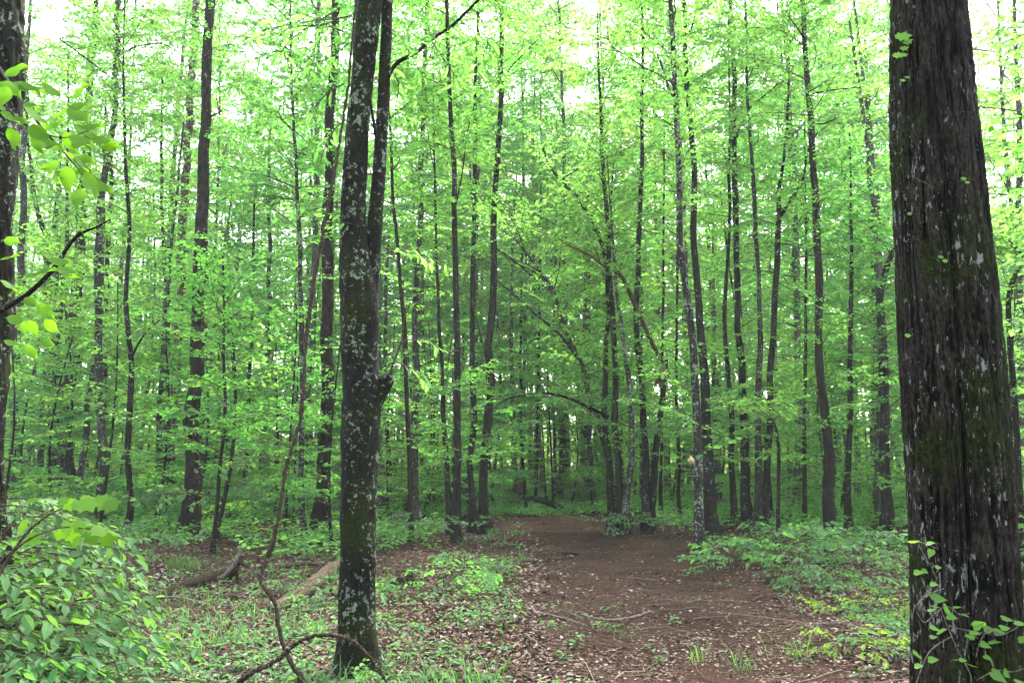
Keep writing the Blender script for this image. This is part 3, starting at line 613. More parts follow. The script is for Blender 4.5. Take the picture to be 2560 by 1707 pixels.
hero('slim_tree', [(1823, 440, 8), (1823, 520, 8), (1820, 658, 9), (1812, 856, 11), (1820, 960, 12), (1829, 1066, 14), (1837, 1313, 17)],
     'thin trunk crossing just left of the branching dark trunk', BARK_DARK, base_y=1318, H=13, crown=(5, 24, 1.8), low=(1.4, 4, 5), seed=S())
hero('tall_tree', [(1829, 27, 11), (1837, 219, 13), (1834, 439, 15), (1837, 603, 16), (1848, 856, 17), (1859, 1066, 20), (1867, 1313, 23)],
     'dark trunk with a long branch curving up to the right', BARK_DARK, base_y=1313, H=18, crown=(7, 32, 2.3), low=(1.8, 4.5, 5), seed=S(), landmark='branching dark trunk',
     limbs=[dict(pts=[(1842, 345, 7, 0), (1855, 300, 6, -.2), (1880, 262, 5, -.4), (1935, 222, 3, -.6), (1960, 170, 2, -.7)], leafy=5)])
hero('slim_tree', [(1865, 60, 6), (1870, 247, 8), (1886, 494, 10), (1897, 768, 11), (1900, 847, 14), (1897, 1066, 17), (1892, 1330, 20)],
     'slim grey tree midway between the branching trunk and the forked trunk', BARK_GREY, base_y=1330, H=16, crown=(6, 28, 2.0), low=(1.5, 5, 6), seed=S())
hero('forked_tree', [(1970, 240, 5), (1970, 285, 6), (1958, 411, 8), (1946, 480, 10), (1950, 540, 14), (1939, 658, 15), (1936, 856, 15), (1930, 902, 15), (1922, 1121, 16), (1914, 1330, 18)],
     'dark trunk forking in two high up, in the right-hand row', BARK_DARK, base_y=1330, H=13, crown=(6, 26, 1.9), low=(1.3, 4.5, 5), seed=S(), landmark='forked trunk',
     limbs=[dict(pts=[(1950, 545, 9, 0), (1970, 510, 8, -.2), (2007, 455, 7, -.4), (2018, 380, 5, -.5), (2045, 330, 3, -.6)], leafy=5)])
hero('sapling', [(1932, 1055, 6), (1940, 1072, 7), (1946, 1120, 8), (1947, 1176, 9), (1945, 1280, 9), (1947, 1368, 10)],
     'short hooked black sapling in front of the forked trunk', BARK_DARK, base_y=1368, H=3, crown=(1.6, 12, 1.3), seed=S(), top=False)
hero('tall_tree', [(2004, 0, 12), (2015, 165, 14), (2029, 329, 16), (2040, 494, 18), (2048, 713, 19), (2051, 856, 19), (2059, 1012, 22), (2070, 1149, 24), (2078, 1363, 29)],
     'smooth brown trunk standing alone between the forked trunk and the huge tree', BARK_BROWN, base_y=1363, H=15, crown=(5.5, 36, 2.2), low=(1.6, 5, 7), seed=S(), landmark='lone smooth trunk', sides=14,
     limbs=[dict(pts=[(2030, 235, 5, 0), (2080, 225, 4, -.2), (2145, 220, 2, -.4)], leafy=3), dict(pts=[(2016, 120, 5, 0), (2000, 80, 4, .1), (1970, 40, 3, .2)], leafy=2), dict(pts=[(2035, 310, 4, 0), (2060, 310, 4, -.2), (2095, 295, 3, -.4)], leafy=3)])
hero('slim_tree', [(2172, 330, 13), (2176, 500, 14), (2183, 713, 15), (2186, 1100, 17), (2190, 1200, 18)], 'pale distant trunk just left of the huge furrowed tree', BARK_GREY, D=31, H=19, crown=(7, 28, 2.6), seed=S(), lib=SPB, leafm=LEAF_FAR)
hero('leaning_tree', [(2250, 600, 12), (2221, 658, 15), (2198, 741, 18), (2202, 856, 20), (2210, 1066, 23), (2213, 1231, 24), (2221, 1335, 30)],
     'dark elbowed trunk bending right behind the huge furrowed tree', BARK_DARK, base_y=1335, H=8, crown=(2.8, 26, 2.0), low=(1.4, 4, 6), seed=S(), top=False, landmark='elbowed trunk')
hero('slim_tree', [(2128, 700, 10), (2124, 950, 13), (2120, 1149, 15), (2120, 1335, 17)], 'stubby dark trunk between the lone smooth trunk and the elbowed trunk', BARK_DARK, base_y=1335, H=9, crown=(3.4, 24, 1.9), low=(1.2, 3.4, 5), seed=S())
hero('slim_tree', [(2190, 900, 15), (2194, 1083, 17), (2196, 1231, 18)], 'shaded trunk just behind the elbowed trunk', BARK_BROWN, D=27, H=14, crown=(5, 22, 2.2), seed=S(), lib=SPB, leafm=LEAF_FAR)
hero('slim_tree', [(2040, 1150, 9), (2052, 1240, 10), (2066, 1318, 11)], 'thin stem leaning in shade behind the lone smooth trunk', BARK_BROWN, D=20, H=5, crown=(1.8, 14, 1.5), seed=S(), lean=None) if False else None
hero('slim_tree', [(2016, 700, 7), (2014, 1000, 9), (2012, 1325, 11)], 'thin straight sapling left of the lone smooth trunk', BARK_BROWN, base_y=1325, H=10, crown=(3, 24, 1.8), low=(1.2, 3, 5), seed=S())
hero('slim_tree', [(2560, 640, 10), (2530, 700, 12), (2517, 751, 13), (2522, 860, 14), (2535, 1000, 15), (2550, 1300, 17)], 'curved dark stem right of the huge furrowed tree', BARK_DARK, D=11, H=6, crown=(2.5, 30, 1.7), low=(.8, 3, 6), seed=S(), top=False)
hero('slim_tree', [(2545, 300, 14), (2550, 700, 16), (2560, 1250, 18)], 'pale blurred trunk at the extreme right edge', BARK_GREY, D=22, H=17, crown=(5, 40, 2.4), seed=S(), lib=SPB, leafm=LEAF_FAR)

# ------------------------------------------------------------------ forked mossy tree close to the viewer
def fore_tree():
    g = np.random.default_rng(77)
    D = G(895, 1690)[1]
    sp = [(897, 1692, 136), (894, 1660, 108), (892, 1600, 90), (893, 1500, 86), (895, 1400, 88), (898, 1176, 90), (902, 1060, 94), (906, 985, 100), (898, 925, 84), (899, 850, 92), (899, 770, 96), (893, 700, 88), (884, 620, 72), (883, 500, 64), (890, 384, 60), (896, 300, 58), (905, 216, 57), (915, 100, 62), (925, 0, 66)]
    def mk(spec, Dd): return np.array([[*P(px, py, Dd), .5 * wx / F * D] for px, py, wx in spec])
    path = mk(sp, D); path[0, 2] = float(hgt(path[0, 0], path[0, 1])) - .05
    path = extend(path, 13, .3)
    base = np.array([path[0, 0], path[0, 1], float(hgt(path[0, 0], path[0, 1]))])
    root = thing('forked_tree', base, 'mossy lichen-spotted tree in the near left middle, forking halfway up', 'tree')
    n = 620; Q = resample(path, 400); zz = np.linspace(Q[0, 2], Q[-1, 2], n); Q = np.stack([np.interp(zz, Q[:, 2], Q[:, k]) for k in range(4)], 1)
    z = zz - zz[0]; sides = 96; u = np.tile(np.arange(sides) / sides, (n, 1)); v = np.tile(z[:, None], (1, sides))
    r = Q[:, 3] * (1 + .25 * np.exp(-z / .12))
    disp = 1 + .05 * (vnoise(u, v * 3.3, 7, 4) - .5) * 2 + .035 * (vnoise(u, v * 14, 24, 5) - .5) * 2 + .02 * (vnoise(u, v * 50, 60, 6) - .5) * 2
    disp += .5 * np.exp(-z / .14)[:, None] * (vnoise(u, v * .2, 6, 8) - .35)
    V, Fc = tube(Q[:, :3], r, sides, disp); build('trunk', [(V, Fc, BARK_FORE)], root, base)
    # second stem, joining near py 660
    s2 = mk([(912, 790, 40), (925, 730, 44), (932, 640, 42), (937, 560, 38), (943, 494, 36), (950, 400, 34), (954, 329, 33), (960, 240, 32), (962, 165, 31), (967, 80, 30), (968, 0, 30)], D + .06)
    s2 = extend(s2, 11, .3); Q2 = resample(s2, 260); z2 = Q2[:, 2] - Q2[0, 2]; u = np.tile(np.arange(36) / 36, (260, 1)); v = np.tile(z2[:, None], (1, 36))
    V, Fc = tube(Q2[:, :3], Q2[:, 3], 36, 1 + .05 * (vnoise(u, v * 4, 7, 14) - .5) * 2 + .05 * (vnoise(u, v * 16, 18, 15) - .5) * 2)
    build('limb', [(V, Fc, BARK_FORE)], root, base)
    cr = Crown()
    def limb(pts, sides=10, name='limb', mat=BARK_FORE):
        q = resample(np.array([[*P(px, py, D + dd), .5 * ww / F * D] for px, py, ww, dd in pts]), 40); V, Fc = tube(q[:, :3], q[:, 3], sides); build(name, [(V, Fc, mat)], root, base); return q
    l1 = limb([(960, 215, 14, .05), (972, 190, 12, .03), (985, 163, 11, 0), (1010, 146, 11, 0), (1045, 131, 10, 0), (1078, 98, 9, 0), (1132, 65, 8, -.05), (1197, 0, 7, -.1), (1260, -70, 5, -.2)], mat=BARK_DARK)
    l2 = limb([(948, 410, 9, .04), (938, 330, 8, -.1), (932, 290, 7, -.15), (925, 250, 6, -.2)], mat=BARK_DARK)
    # knobby stub with a thin living twig
    st = limb([(925, 1025, 44, 0), (942, 992, 46, -.01), (956, 968, 42, -.03), (967, 950, 38, -.04), (975, 940, 28, -.05), (979, 936, 8, -.05)], 16, 'branch_stub')
    tw = limb([(967, 955, 6, -.04), (985, 905, 5, -.1), (1005, 850, 4, -.15), (1010, 800, 3, -.2), (1030, 740, 2, -.3)], 5, 'twig', TWIG)
    lib = {L: [make_spray(L, .105, gs, tw=.14, droop=.35, dens=.55, jit=.5) for _ in range(3)] for L in (.35, .6, .9)}
    def spray(px, py, dd, az, el, L, roll=0):
        sp_, sc = pick(lib, L, g); cr.add(sp_, P(px, py, D + dd), R(az), R(el), roll, sc)
    # sprays on the limb and hanging beside the upper trunk
    for k in range(4, 38, 4): spray_b = l1[k, :3]; sp_, sc = pick(lib, g.uniform(.3, .55), g); cr.add(sp_, spray_b, g.uniform(0, 6.28), R(g.uniform(-50, 10)), 0, sc)
    for px, py, dd, az, el, L in [(880, 40, -.1, 190, -10, .6), (870, 110, -.1, 175, -25, .55), (860, 210, -.05, 200, -40, .45), (865, 300, -.05, 185, -50, .4), (850, 20, -.2, 170, -30, .7), (960, 60, 0, 10, -40, .5),
                                  (880, 560, -.15, 185, 5, .22), (872, 545, -.15, 200, 15, .25), (1010, 850, -.15, 10, 0, .3),
                                  (940, 640, -.1, 10, 10, .5), (985, 900, -.1, 20, -25, .35), (860, 80, .2, 160, 10, .8), (820, 60, .3, 180, 0, .7), (965, 620, .1, 15, -5, .4)]:
        spray(px, py, dd, az, el, L)
    c = hero_crown(path, 5.4, 12.8, 34, 2.4, g, SP); cr.p += c.p; cr.d += c.d; cr.n += c.n; cr.z += c.z; cr.w += c.w
    c = hero_crown(Q2, 6.4, 10.8, 20, 2.0, g, SP); cr.p += c.p; cr.d += c.d; cr.n += c.n; cr.z += c.z; cr.w += c.w
    cr.emit(root, LONG, LEAF_MID, TWIG, base)
    LANDMARKS.append((900, 'mossy forked tree'))
    return D, path
FD, fpath = fore_tree()

# ------------------------------------------------------------------ huge furrowed tree on the right
def big_tree():
    g = np.random.default_rng(88); D = 3.9
    sp = [(2421, 2030, 270), (2420, 1900, 250), (2418, 1700, 240), (2413, 1505, 238), (2404, 1300, 236), (2393, 1100, 234), (2379, 900, 232), (2367, 760, 229), (2351, 549, 220), (2336, 350, 207), (2327, 180, 193), (2318, 0, 181), (2300, -300, 165)]
    path = np.array([[*P(px, py, D), .5 * wx / F * D] for px, py, wx in sp]); path[0, 2] = float(hgt(path[0, 0], D)) - .05
    path = extend(path, 17, .45)
    base = np.array([path[0, 0], path[0, 1], float(hgt(path[0, 0], path[0, 1]))])
    root = thing('old_tree', base, 'huge double-trunked tree with deeply furrowed dark bark on the right', 'tree')
    zt = np.r_[np.linspace(path[0, 2], 4.6, 760), np.linspace(4.65, path[-1, 2], 90)]; Q0 = resample(path, 500)
    Q = np.stack([np.interp(zt, Q0[:, 2], Q0[:, k]) for k in range(4)], 1); n = len(zt); z = zt - zt[0]; sides = 300
    u = np.tile(np.arange(sides) / sides, (n, 1)); v = np.tile(z[:, None], (1, sides))
    T, A, B = frames(Q[:, :3]); a = np.arange(sides) / sides * 2 * np.pi
    dirs = A[:, None] * np.cos(a)[None, :, None] + B[:, None] * np.sin(a)[None, :, None]
    ang = np.arctan2(dirs[:, :, 0], -dirs[:, :, 1])             # 0 = facing the camera, + = to the right
    gc = np.interp(z, [0, 1.2, 2.5, 4.6, 17], [-.40, -.36, -.28, -.12, 0])[:, None]
    gd = np.interp(z, [0, 2.4, 3.4, 4.6, 17], [.52, .40, .20, .07, 0])[:, None]
    groove = 1 - gd * (.5 * np.exp(-((ang - gc) / .20) ** 2) + .5 * np.exp(-np.abs(ang - gc) / .05)) - gd * .6 * np.exp(-((np.abs(ang) - 2.9) / .25) ** 2)
    warp = .012 * (vnoise(u, v * 2.2, 9, 31) - .5) + .018 * (vnoise(u, v * 6, 20, 32) - .5)
    uu = (u + warp) % 1.0
    n1 = vnoise(uu, v * 3.6 + 3, 88, 41); n2 = vnoise(uu, v * 26, 120, 42); n3 = vnoise(uu, v * 40, 150, 43)
    rid = 1 - np.abs(n1 * 2 - 1); rid = rid ** 1.3
    h = .015 * (rid - .5) + .006 * (n2 - .5) + .004 * (n3 - .5) + .012 * (vnoise(u, v * 1.5, 6, 44) - .5)
    rr = Q[:, 3:4] * groove * (1 + .22 * np.exp(-z / .25))[:, None] + h
    V = Q[:, None, :3] + dirs * rr[:, :, None]
    i = np.arange(n - 1)[:, None] * sides; j = np.arange(sides)[None]; j2 = (j + 1) % sides
    Fc = np.stack([i + j, i + j2, i + sides + j2, i + sides + j], -1).reshape(-1, 4)
    ob = build('trunk', [(V.reshape(-1, 3), Fc, BARK_BIG)], root, base)
    at = ob.data.attributes.new('ridge', 'FLOAT', 'POINT'); at.data.foreach_set('value', np.clip(.15 + .85 * rid + .35 * (n2 - .5) + .5 * (n3 - .5), 0, 1).astype(np.float32).ravel())
    cr = hero_crown(path, 6.5, 16.8, 50, 3.2, g, SPB)
    cr.emit(root, DIAM, LEAF_BR, TWIG, base)
    LANDMARKS.append((2400, 'huge furrowed tree'))
    return D, root, base
TD, bigroot, bigbase = big_tree()

# ------------------------------------------------------------------ vines, climbers
def vine(name, pts, mat, label, cat='vine', sides=10, seed=0, knots=True, leaf=None):
    q = resample(np.array([[*P(px, py, Dd), .39 * ww / F * Dd] for px, py, ww, Dd in pts]), 150)
    g = np.random.default_rng(seed); u = np.tile(np.arange(sides) / sides, (150, 1)); v = np.tile(np.linspace(0, 30, 150)[:, None], (1, sides))
    disp = 1 + .5 * (vnoise(u, v * 2.2, 4, seed) - .5) + .9 * (vnoise(u * 0, v * 1.6, 1, seed + 9) ** 7) + .25 * (vnoise(u, v * 7, 6, seed + 4) - .5)
    q[1:-1, :3] += g.normal(0, .003, (148, 3))
    V, Fc = tube(q[:, :3], q[:, 3], sides, disp)
    o = build(name, [(V, Fc, mat)], None, q[0, :3]); tag(o, label, cat)
    for k in (34, 52, 71, 88, 103, 119):
        a = g.uniform(0, 6.28); L = g.uniform(.05, .16) ; e = q[k, :3] + L * np.array([math.cos(a), -.3, .5 + g.normal(0, .3)])
        V, Fc = tube(np.linspace(q[k, :3], e, 5) + g.normal(0, .004, (5, 3)) * np.linspace(0, 1, 5)[:, None], np.linspace(.004, .0012, 5), 5); build('side_shoot', [(V, Fc, mat)], o, q[0, :3])
    return o, q
gp = G(762, 1720)
vine('woody_vine', [(775, 1735, 17, 5.55), (762, 1707, 16, 5.55), (735, 1665, 15, 5.55), (713, 1633, 14, 5.55), (702, 1590, 14, 5.55), (697, 1560, 14, 5.55), (690, 1510, 15, 5.55), (678, 1485, 15, 5.55), (660, 1465, 15, 5.55), (645, 1450, 14, 5.55), (656, 1425, 13, 5.6), (680, 1370, 12, 5.6), (697, 1295, 11, 5.6),
     (706, 1220, 11, 5.6), (713, 1170, 11, 5.6), (735, 1100, 11, 5.6), (754, 1045, 11, 5.65), (757, 980, 10, 5.65), (762, 900, 10, 5.7), (767, 827, 10, 5.7), (782, 730, 10, 5.7), (800, 620, 10, 5.75), (815, 540, 9, 5.8), (827, 479, 9, 5.8), (842, 400, 9, 5.85), (860, 288, 8, 5.9), (872, 200, 8, 5.9), (880, 100, 8, 5.9), (890, 0, 8, 5.9), (900, -120, 8, 5.95)],
     VINEB, 'crooked reddish woody vine hanging in front of the mossy forked tree', seed=3)
vine('arching_branch', [(560, 1745, 11, 5.2), (593, 1707, 13, 5.2), (632, 1678, 14, 5.2), (675, 1660, 14, 5.25), (700, 1645, 13, 5.3), (725, 1620, 12, 5.3), (751, 1600, 11, 5.3), (780, 1589, 11, 5.3), (816, 1586, 11, 5.3), (850, 1588, 10, 5.3), (871, 1594, 10, 5.3), (900, 1615, 10, 5.35), (925, 1643, 9, 5.35), (948, 1672, 8, 5.4), (963, 1698, 8, 5.4), (968, 1720, 7, 5.4)],
     VINEB, 'pale arching woody stem looping over the foot of the mossy tree', 'branch', seed=13)

def climber():
    g = np.random.default_rng(5); D = TD - .33
    base = P(2300, 1990, D - .05); base[2] = float(hgt(base[0], base[1]))
    root = thing('climbing_vine', base, 'thin vine with bright heart-shaped leaves climbing foot of the huge tree', 'vine')
    stems = [[(2300, 1990), (2330, 1850), (2440, 1700), (2400, 1640), (2375, 1580), (2366, 1560), (2352, 1520)], [(2280, 1990), (2285, 1720), (2320, 1625), (2366, 1595), (2380, 1590)], [(2366, 1560), (2400, 1572), (2440, 1578), (2500, 1590), (2535, 1572), (2575, 1550)],
             [(2352, 1520), (2310, 1560), (2286, 1520), (2296, 1505), (2330, 1480), (2360, 1470)], [(2296, 1505), (2345, 1448), (2325, 1420), (2345, 1412)], [(2340, 1540), (2360, 1512), (2380, 1520), (2400, 1538), (2425, 1532)], [(2345, 1448), (2290, 1350), (2320, 1362), (2345, 1372)],
             [(2440, 1640), (2450, 1600), (2470, 1570), (2500, 1585)], [(2440, 1700), (2490, 1672), (2530, 1680), (2560, 1670)], [(2300, 1990), (2400, 1900), (2500, 1760), (2570, 1700)]]
    V, Fc = join([tube(resample(np.array([[*P(px, py, D - .02 * (i % 4)), .0022] for px, py in s]), 24)[:, :3], .0022, 5) for i, s in enumerate(stems)])
    build('stem', [(V, Fc, DEAD)], root, base)
    spots = [(2283, 1352, .055), (2325, 1354, .05), (2338, 1370, .055), (2295, 1426, .06), (2312, 1420, .05), (2345, 1413, .04), (2333, 1455, .045), (2338, 1476, .055), (2345, 1490, .055), (2335, 1510, .05), (2328, 1522, .05), (2370, 1512, .07), (2390, 1514, .04), (2414, 1530, .05), (2376, 1535, .05), (2335, 1562, .055), (2355, 1576, .06), (2332, 1588, .045), (2307, 1632, .07), (2330, 1644, .055),
             (2296, 1660, .055), (2390, 1645, .05), (2425, 1654, .06), (2405, 1644, .04), (2445, 1562, .07), (2455, 1555, .06), (2470, 1568, .065), (2433, 1576, .05), (2430, 1590, .06), (2515, 1540, .07), (2548, 1552, .07), (2512, 1565, .07), (2495, 1574, .06), (2460, 1602, .07), (2485, 1602, .08), (2468, 1634, .045), (2493, 1674, .09), (2520, 1672, .07), (2556, 1595, .06), (2550, 1700, .07)]
    pos = []; 
    for (x, y, s) in spots: pos.append(P(x - s * 160, y + 4, D - g.uniform(.0, .08)))
    pos = np.array(pos); n = len(pos); a = g.normal(0, .9, n)
    d = np.stack([np.cos(a), -.3 + g.normal(0, .4, n), -.1 + .35 * np.sin(a)], 1); nn = np.stack([g.normal(0, .4, n), -.8 + g.normal(0, .4, n), np.ones(n)], 1)
    V, Fc = leaves(HEART, pos, d, nn, np.array([s[2] for s in spots]) * g.uniform(.6, .85, n))
    build('leaf', [(V, Fc, LEAF_VINE)], root, base)['kind'] = 'stuff'
    # bright shoots higher up the bark: they grow out of the trunk itself
    base2 = bigbase
    up = [(2238, 92, .085), (2258, 108, .05), (2250, 122, .045), (2232, 140, .055), (2250, 138, .04), (2250, 200, .03), (2262, 193, .028), (2268, 535, .025), (2402, 447, .03), (2412, 455, .025), (2345, 640, .03), (2356, 652, .028), (2262, 838, .03)]
    Du = TD - .28
    pos = np.array([P(x, y, Du) for x, y, s in up]); n = len(pos); a = g.normal(0, .6, n)
    V1, F1 = leaves(LOBED, pos, np.stack([np.cos(a), -.2 + 0 * a, .3 * np.sin(a)], 1), np.stack([g.normal(0, .3, n), -1 + 0 * a, .6 + 0 * a], 1), np.array([s[2] for s in up]) * .9)
    build('shoot_leaves', [(V1, F1, LEAF_VINE)], bigroot, base2)
    st = [[(2250, 140), (2262, 125), (2278, 108), (2262, 95)], [(2335, 470), (2300, 450), (2275, 440)], [(2350, 655), (2330, 640)], [(2395, 455), (2415, 450)]]
    for s in st:
        V, Fc = tube(resample(np.array([[*P(px, py, Du + .04), .002] for px, py in s]), 10)[:, :3], .0016, 5); build('shoot_stem', [(V, Fc, TWIGG)], bigroot, base2)
climber()

# ------------------------------------------------------------------ far left tree with its overhanging leafy branch
def edge_tree():
    g = np.random.default_rng(99); D = 5.6
    sp = [(-44, 1760, 120), (-44, 1500, 100), (-42, 1187, 94), (-36, 1000, 92), (-30, 850, 92), (-20, 550, 92), (-12, 384, 92), (-6, 200, 92), (-3, 0, 92)]
    path = np.array([[*P(px, py, D), .5 * wx / F * D] for px, py, wx in sp]); path[0, 2] = -.05; path = extend(path, 14, .4)
    base = np.array([path[0, 0], path[0, 1], float(hgt(path[0, 0], path[0, 1]))])
    root = thing('oak_tree', base, 'dark rough trunk cut by the left edge, with an overhanging leafy branch', 'tree')
    trunk_mesh(path, root, base, BARK_FORE, 64, 1.3, 71, n=420, rough=.14)
    def limb(pts, mat=BARK_DARK, sides=9):
        q = resample(np.array([[*P(px, py, Dd), .5 * ww / F * Dd] for px, py, ww, Dd in pts]), 50); V, Fc = tube(q[:, :3], q[:, 3], sides); build('limb', [(V, Fc, mat)], root, base); return q
    a = limb([(-30, 790, 16, 5.4), (0, 776, 15, 4.9), (65, 740, 13, 4.6), (110, 700, 12, 4.5), (141, 664, 11, 4.5), (180, 600, 9, 4.5), (207, 577, 8, 4.5), (240, 572, 5, 4.5), (275, 548, 3, 4.5)])
    b = limb([(-30, 130, 9, 5.4), (20, 200, 8, 4.2), (60, 260, 7, 3.4), (85, 295, 7, 3.2), (125, 345, 6, 3.1), (165, 388, 4, 3.1), (205, 430, 3, 3.05), (235, 470, 2, 3.0)])
    c = limb([(-30, 190, 6, 4.6), (0, 230, 5, 3.4), (30, 290, 4, 3.1), (100, 340, 4, 3.1), (150, 345, 3, 3.1), (165, 350, 2, 3.0), (240, 320, 2, 3.0)])
    # large leaves, each placed as seen: x, y of its foot, direction in the picture, length in metres
    L = [(10, 190, 20, .13), (0, 205, -35, .16), (45, 210, -10, .13), (15, 215, -85, .14), (35, 205, -25, .17), (60, 260, -15, .12), (0, 280, -20, .14), (30, 290, -35, .12), (60, 265, -40, .14), (95, 262, 10, .10), (80, 310, -50, .15), (90, 330, -65, .13),
         (150, 245, 140, .12), (180, 250, 35, .12), (180, 265, 200, .13), (175, 265, -10, .13), (170, 270, -35, .14), (165, 300, 195, .11), (185, 310, -35, .15), (200, 320, 5, .12), (160, 330, -60, .11), (170, 340, -20, .13), (190, 350, -30, .16), (215, 345, -5, .13), (250, 370, 10, .09),
         (100, 350, -20, .12), (110, 370, 0, .10), (150, 380, -10, .11), (180, 385, -45, .12), (185, 395, -15, .12), (165, 415, -75, .14), (195, 420, -35, .14), (200, 430, 205, .12), (150, 410, 190, .10), (215, 430, -65, .13), (225, 450, -30, .12), (200, 470, -80, .12), (40, 330, -80, .10), (20, 320, -60, .10),
         (10, 600, -10, .10), (0, 650, 20, .11), (60, 690, 15, .10), (95, 680, 5, .13), (120, 650, -5, .13), (100, 720, -20, .12), (140, 670, -15, .13), (150, 690, 0, .13), (60, 745, -30, .10), (20, 790, -25, .12), (50, 810, -30, .11), (95, 760, -45, .12), (130, 740, -20, .12), (0, 700, -30, .12), (20, 740, 35, .10), (70, 800, -60, .10), (110, 800, -40, .11), (10, 850, -20, .1), (60, 860, -50, .11), (100, 850, -20, .09)]
    pos, d, nn, sz = [], [], [], []
    for x, y, an, s in L:
        Dd = 3.05 + g.normal(0, .08) if y < 560 else 4.4 + g.normal(0, .1)
        pos.append(P(x, y, Dd)); an = R(an); d.append([math.cos(an), g.normal(-.1, .25), math.sin(an)]); nn.append([g.normal(0, .3), -.75 + g.normal(0, .3), g.normal(.75, .3)]); sz.append(s * (.85 if y < 560 else 1.0))
    # rounder ovate leaf with more points
    t = np.linspace(0, 1, 9); wv = .24 * np.sin(np.pi * t ** .8) ; ed = [(t[i], wv[i]) for i in range(1, 8)]
    pts = [(0, 0, 0)] + [(a_, -b_, .04 * math.sin(a_ * 9)) for a_, b_ in ed] + [(1, 0, -.16)] + [(a_, b_, .04 * math.sin(a_ * 8 + 1)) for a_, b_ in ed[::-1]]
    mid = [(a_, 0, -.05 - .08 * a_ ** 2) for a_ in (.25, .5, .75)]
    pts = np.array(pts + mid); m0 = 16
    nv = 16; Fs = []
    def nearest(i): return m0 + int(np.argmin([abs(pts[i][0] - q[0]) for q in mid]))
    for i in range(nv):
        j = (i + 1) % nv; a1, a2 = nearest(i), nearest(j); Fs.append([i, j, a1]); 
        if a1 != a2: Fs.append([j, a2, a1])
    V, Fc = leaves((pts * np.array([1, 1.15, 1]), np.array(Fs)), np.array(pos), np.array(d), np.array(nn), np.array(sz))
    parts = [(V, Fc, LEAF_NEAR)]
    build('overhanging_leaves', parts, root, base)['kind'] = 'stuff'
    cr = hero_crown(path, 6, 13.8, 34, 3., g, SPB); cr.emit(root, DIAM, LEAF_MID, TWIG, base)
    LANDMARKS.append((0, 'left edge tree'))
edge_tree()

# ------------------------------------------------------------------ big leafy shrubs bottom left, maple seedling
TWIGT = barkmat('shrub_twig', (.03, .026, .014), (.07, .06, .035), lichen=-1, ridge=60)
def near_shrub(cx, cy, targets, label, seed, lm=LEAF_SHRUB, size=1.0):
    g = np.random.default_rng(seed); base = np.array([cx, cy, float(hgt(cx, cy))]); root = thing('leafy_shrub', base, label, 'shrub', None); cr = Crown()
    for i, (tx, ty, tD, ns) in enumerate(targets):
        e = P(tx, ty, tD); b = base + np.array([g.normal(0, .08), g.normal(0, .08), -.02]); h = max(e[2], .3)
        mid = b * .55 + e * .45; mid[2] = b[2] + (e[2] - b[2]) * .75 + .12
        q = resample(np.array([[*b, .008], [*mid, .006], [*e, .003]]), 22); V, Fc = tube(q[:, :3], q[:, 3], 6)
        build('stem', [(V, Fc, TWIG)], root, base)
        az0 = math.atan2(e[1] - b[1], e[0] - b[0])
        for k in range(ns):
            f = 7 + int(14 * (k + .5) / ns); sp, sc = pick(SPN, g.uniform(.28, .6) * size, g)
            cr.add(sp, q[min(f, 21), :3], az0 + (-1) ** k * g.uniform(.3, 1.8), R(g.uniform(-12, 18)), g.normal(0, .15), sc)
        sp, sc = pick(SPN, .4 * size, g); cr.add(sp, q[-1, :3], az0 + g.normal(0, .2), R(-5), 0, sc)
    cr.emit(root, OVAL, lm, TWIGT, base)
g5 = np.random.default_rng(6)
near_shrub(-2.65, 3.7, [(-20, 1262, 3.6, 9), (50, 1290, 3.7, 9), (120, 1350, 3.8, 8), (170, 1440, 3.8, 4), (-60, 1340, 3.4, 8), (30, 1380, 3.5, 8), (110, 1400, 3.6, 8), (-20, 1450, 3.2, 8), (70, 1480, 3.4, 9), (150, 1450, 3.7, 7), (170, 1510, 3.5, 8), (40, 1560, 3.2, 8), (230, 1500, 3.7, 6), (-50, 1540, 3.1, 8)], 'large shrub of broad drooping leaves filling the bottom left corner', 61)
near_shrub(-2.3, 3.3, [(120, 1560, 3.3, 8), (200, 1580, 3.4, 8), (40, 1620, 3.0, 8), (130, 1650, 3.1, 8), (220, 1660, 3.2, 8), (270, 1600, 3.6, 5), (310, 1690, 3.5, 6), (400, 1700, 3.6, 3), (-30, 1640, 2.9, 8), (40, 1700, 2.9, 8), (180, 1720, 3.0, 7)], 'lower leafy shrub along the bottom edge, in front of the corner shrub', 62)
near_shrub(-4.0, 5.6, [(20, 1245, 5.9, 7), (90, 1300, 5.9, 6), (-40, 1260, 5.7, 6), (150, 1360, 6.0, 6), (210, 1420, 5.9, 5), (120, 1420, 6.0, 5)], 'pale leafy shrub rising behind the corner shrub', 63, LEAF_PALE)

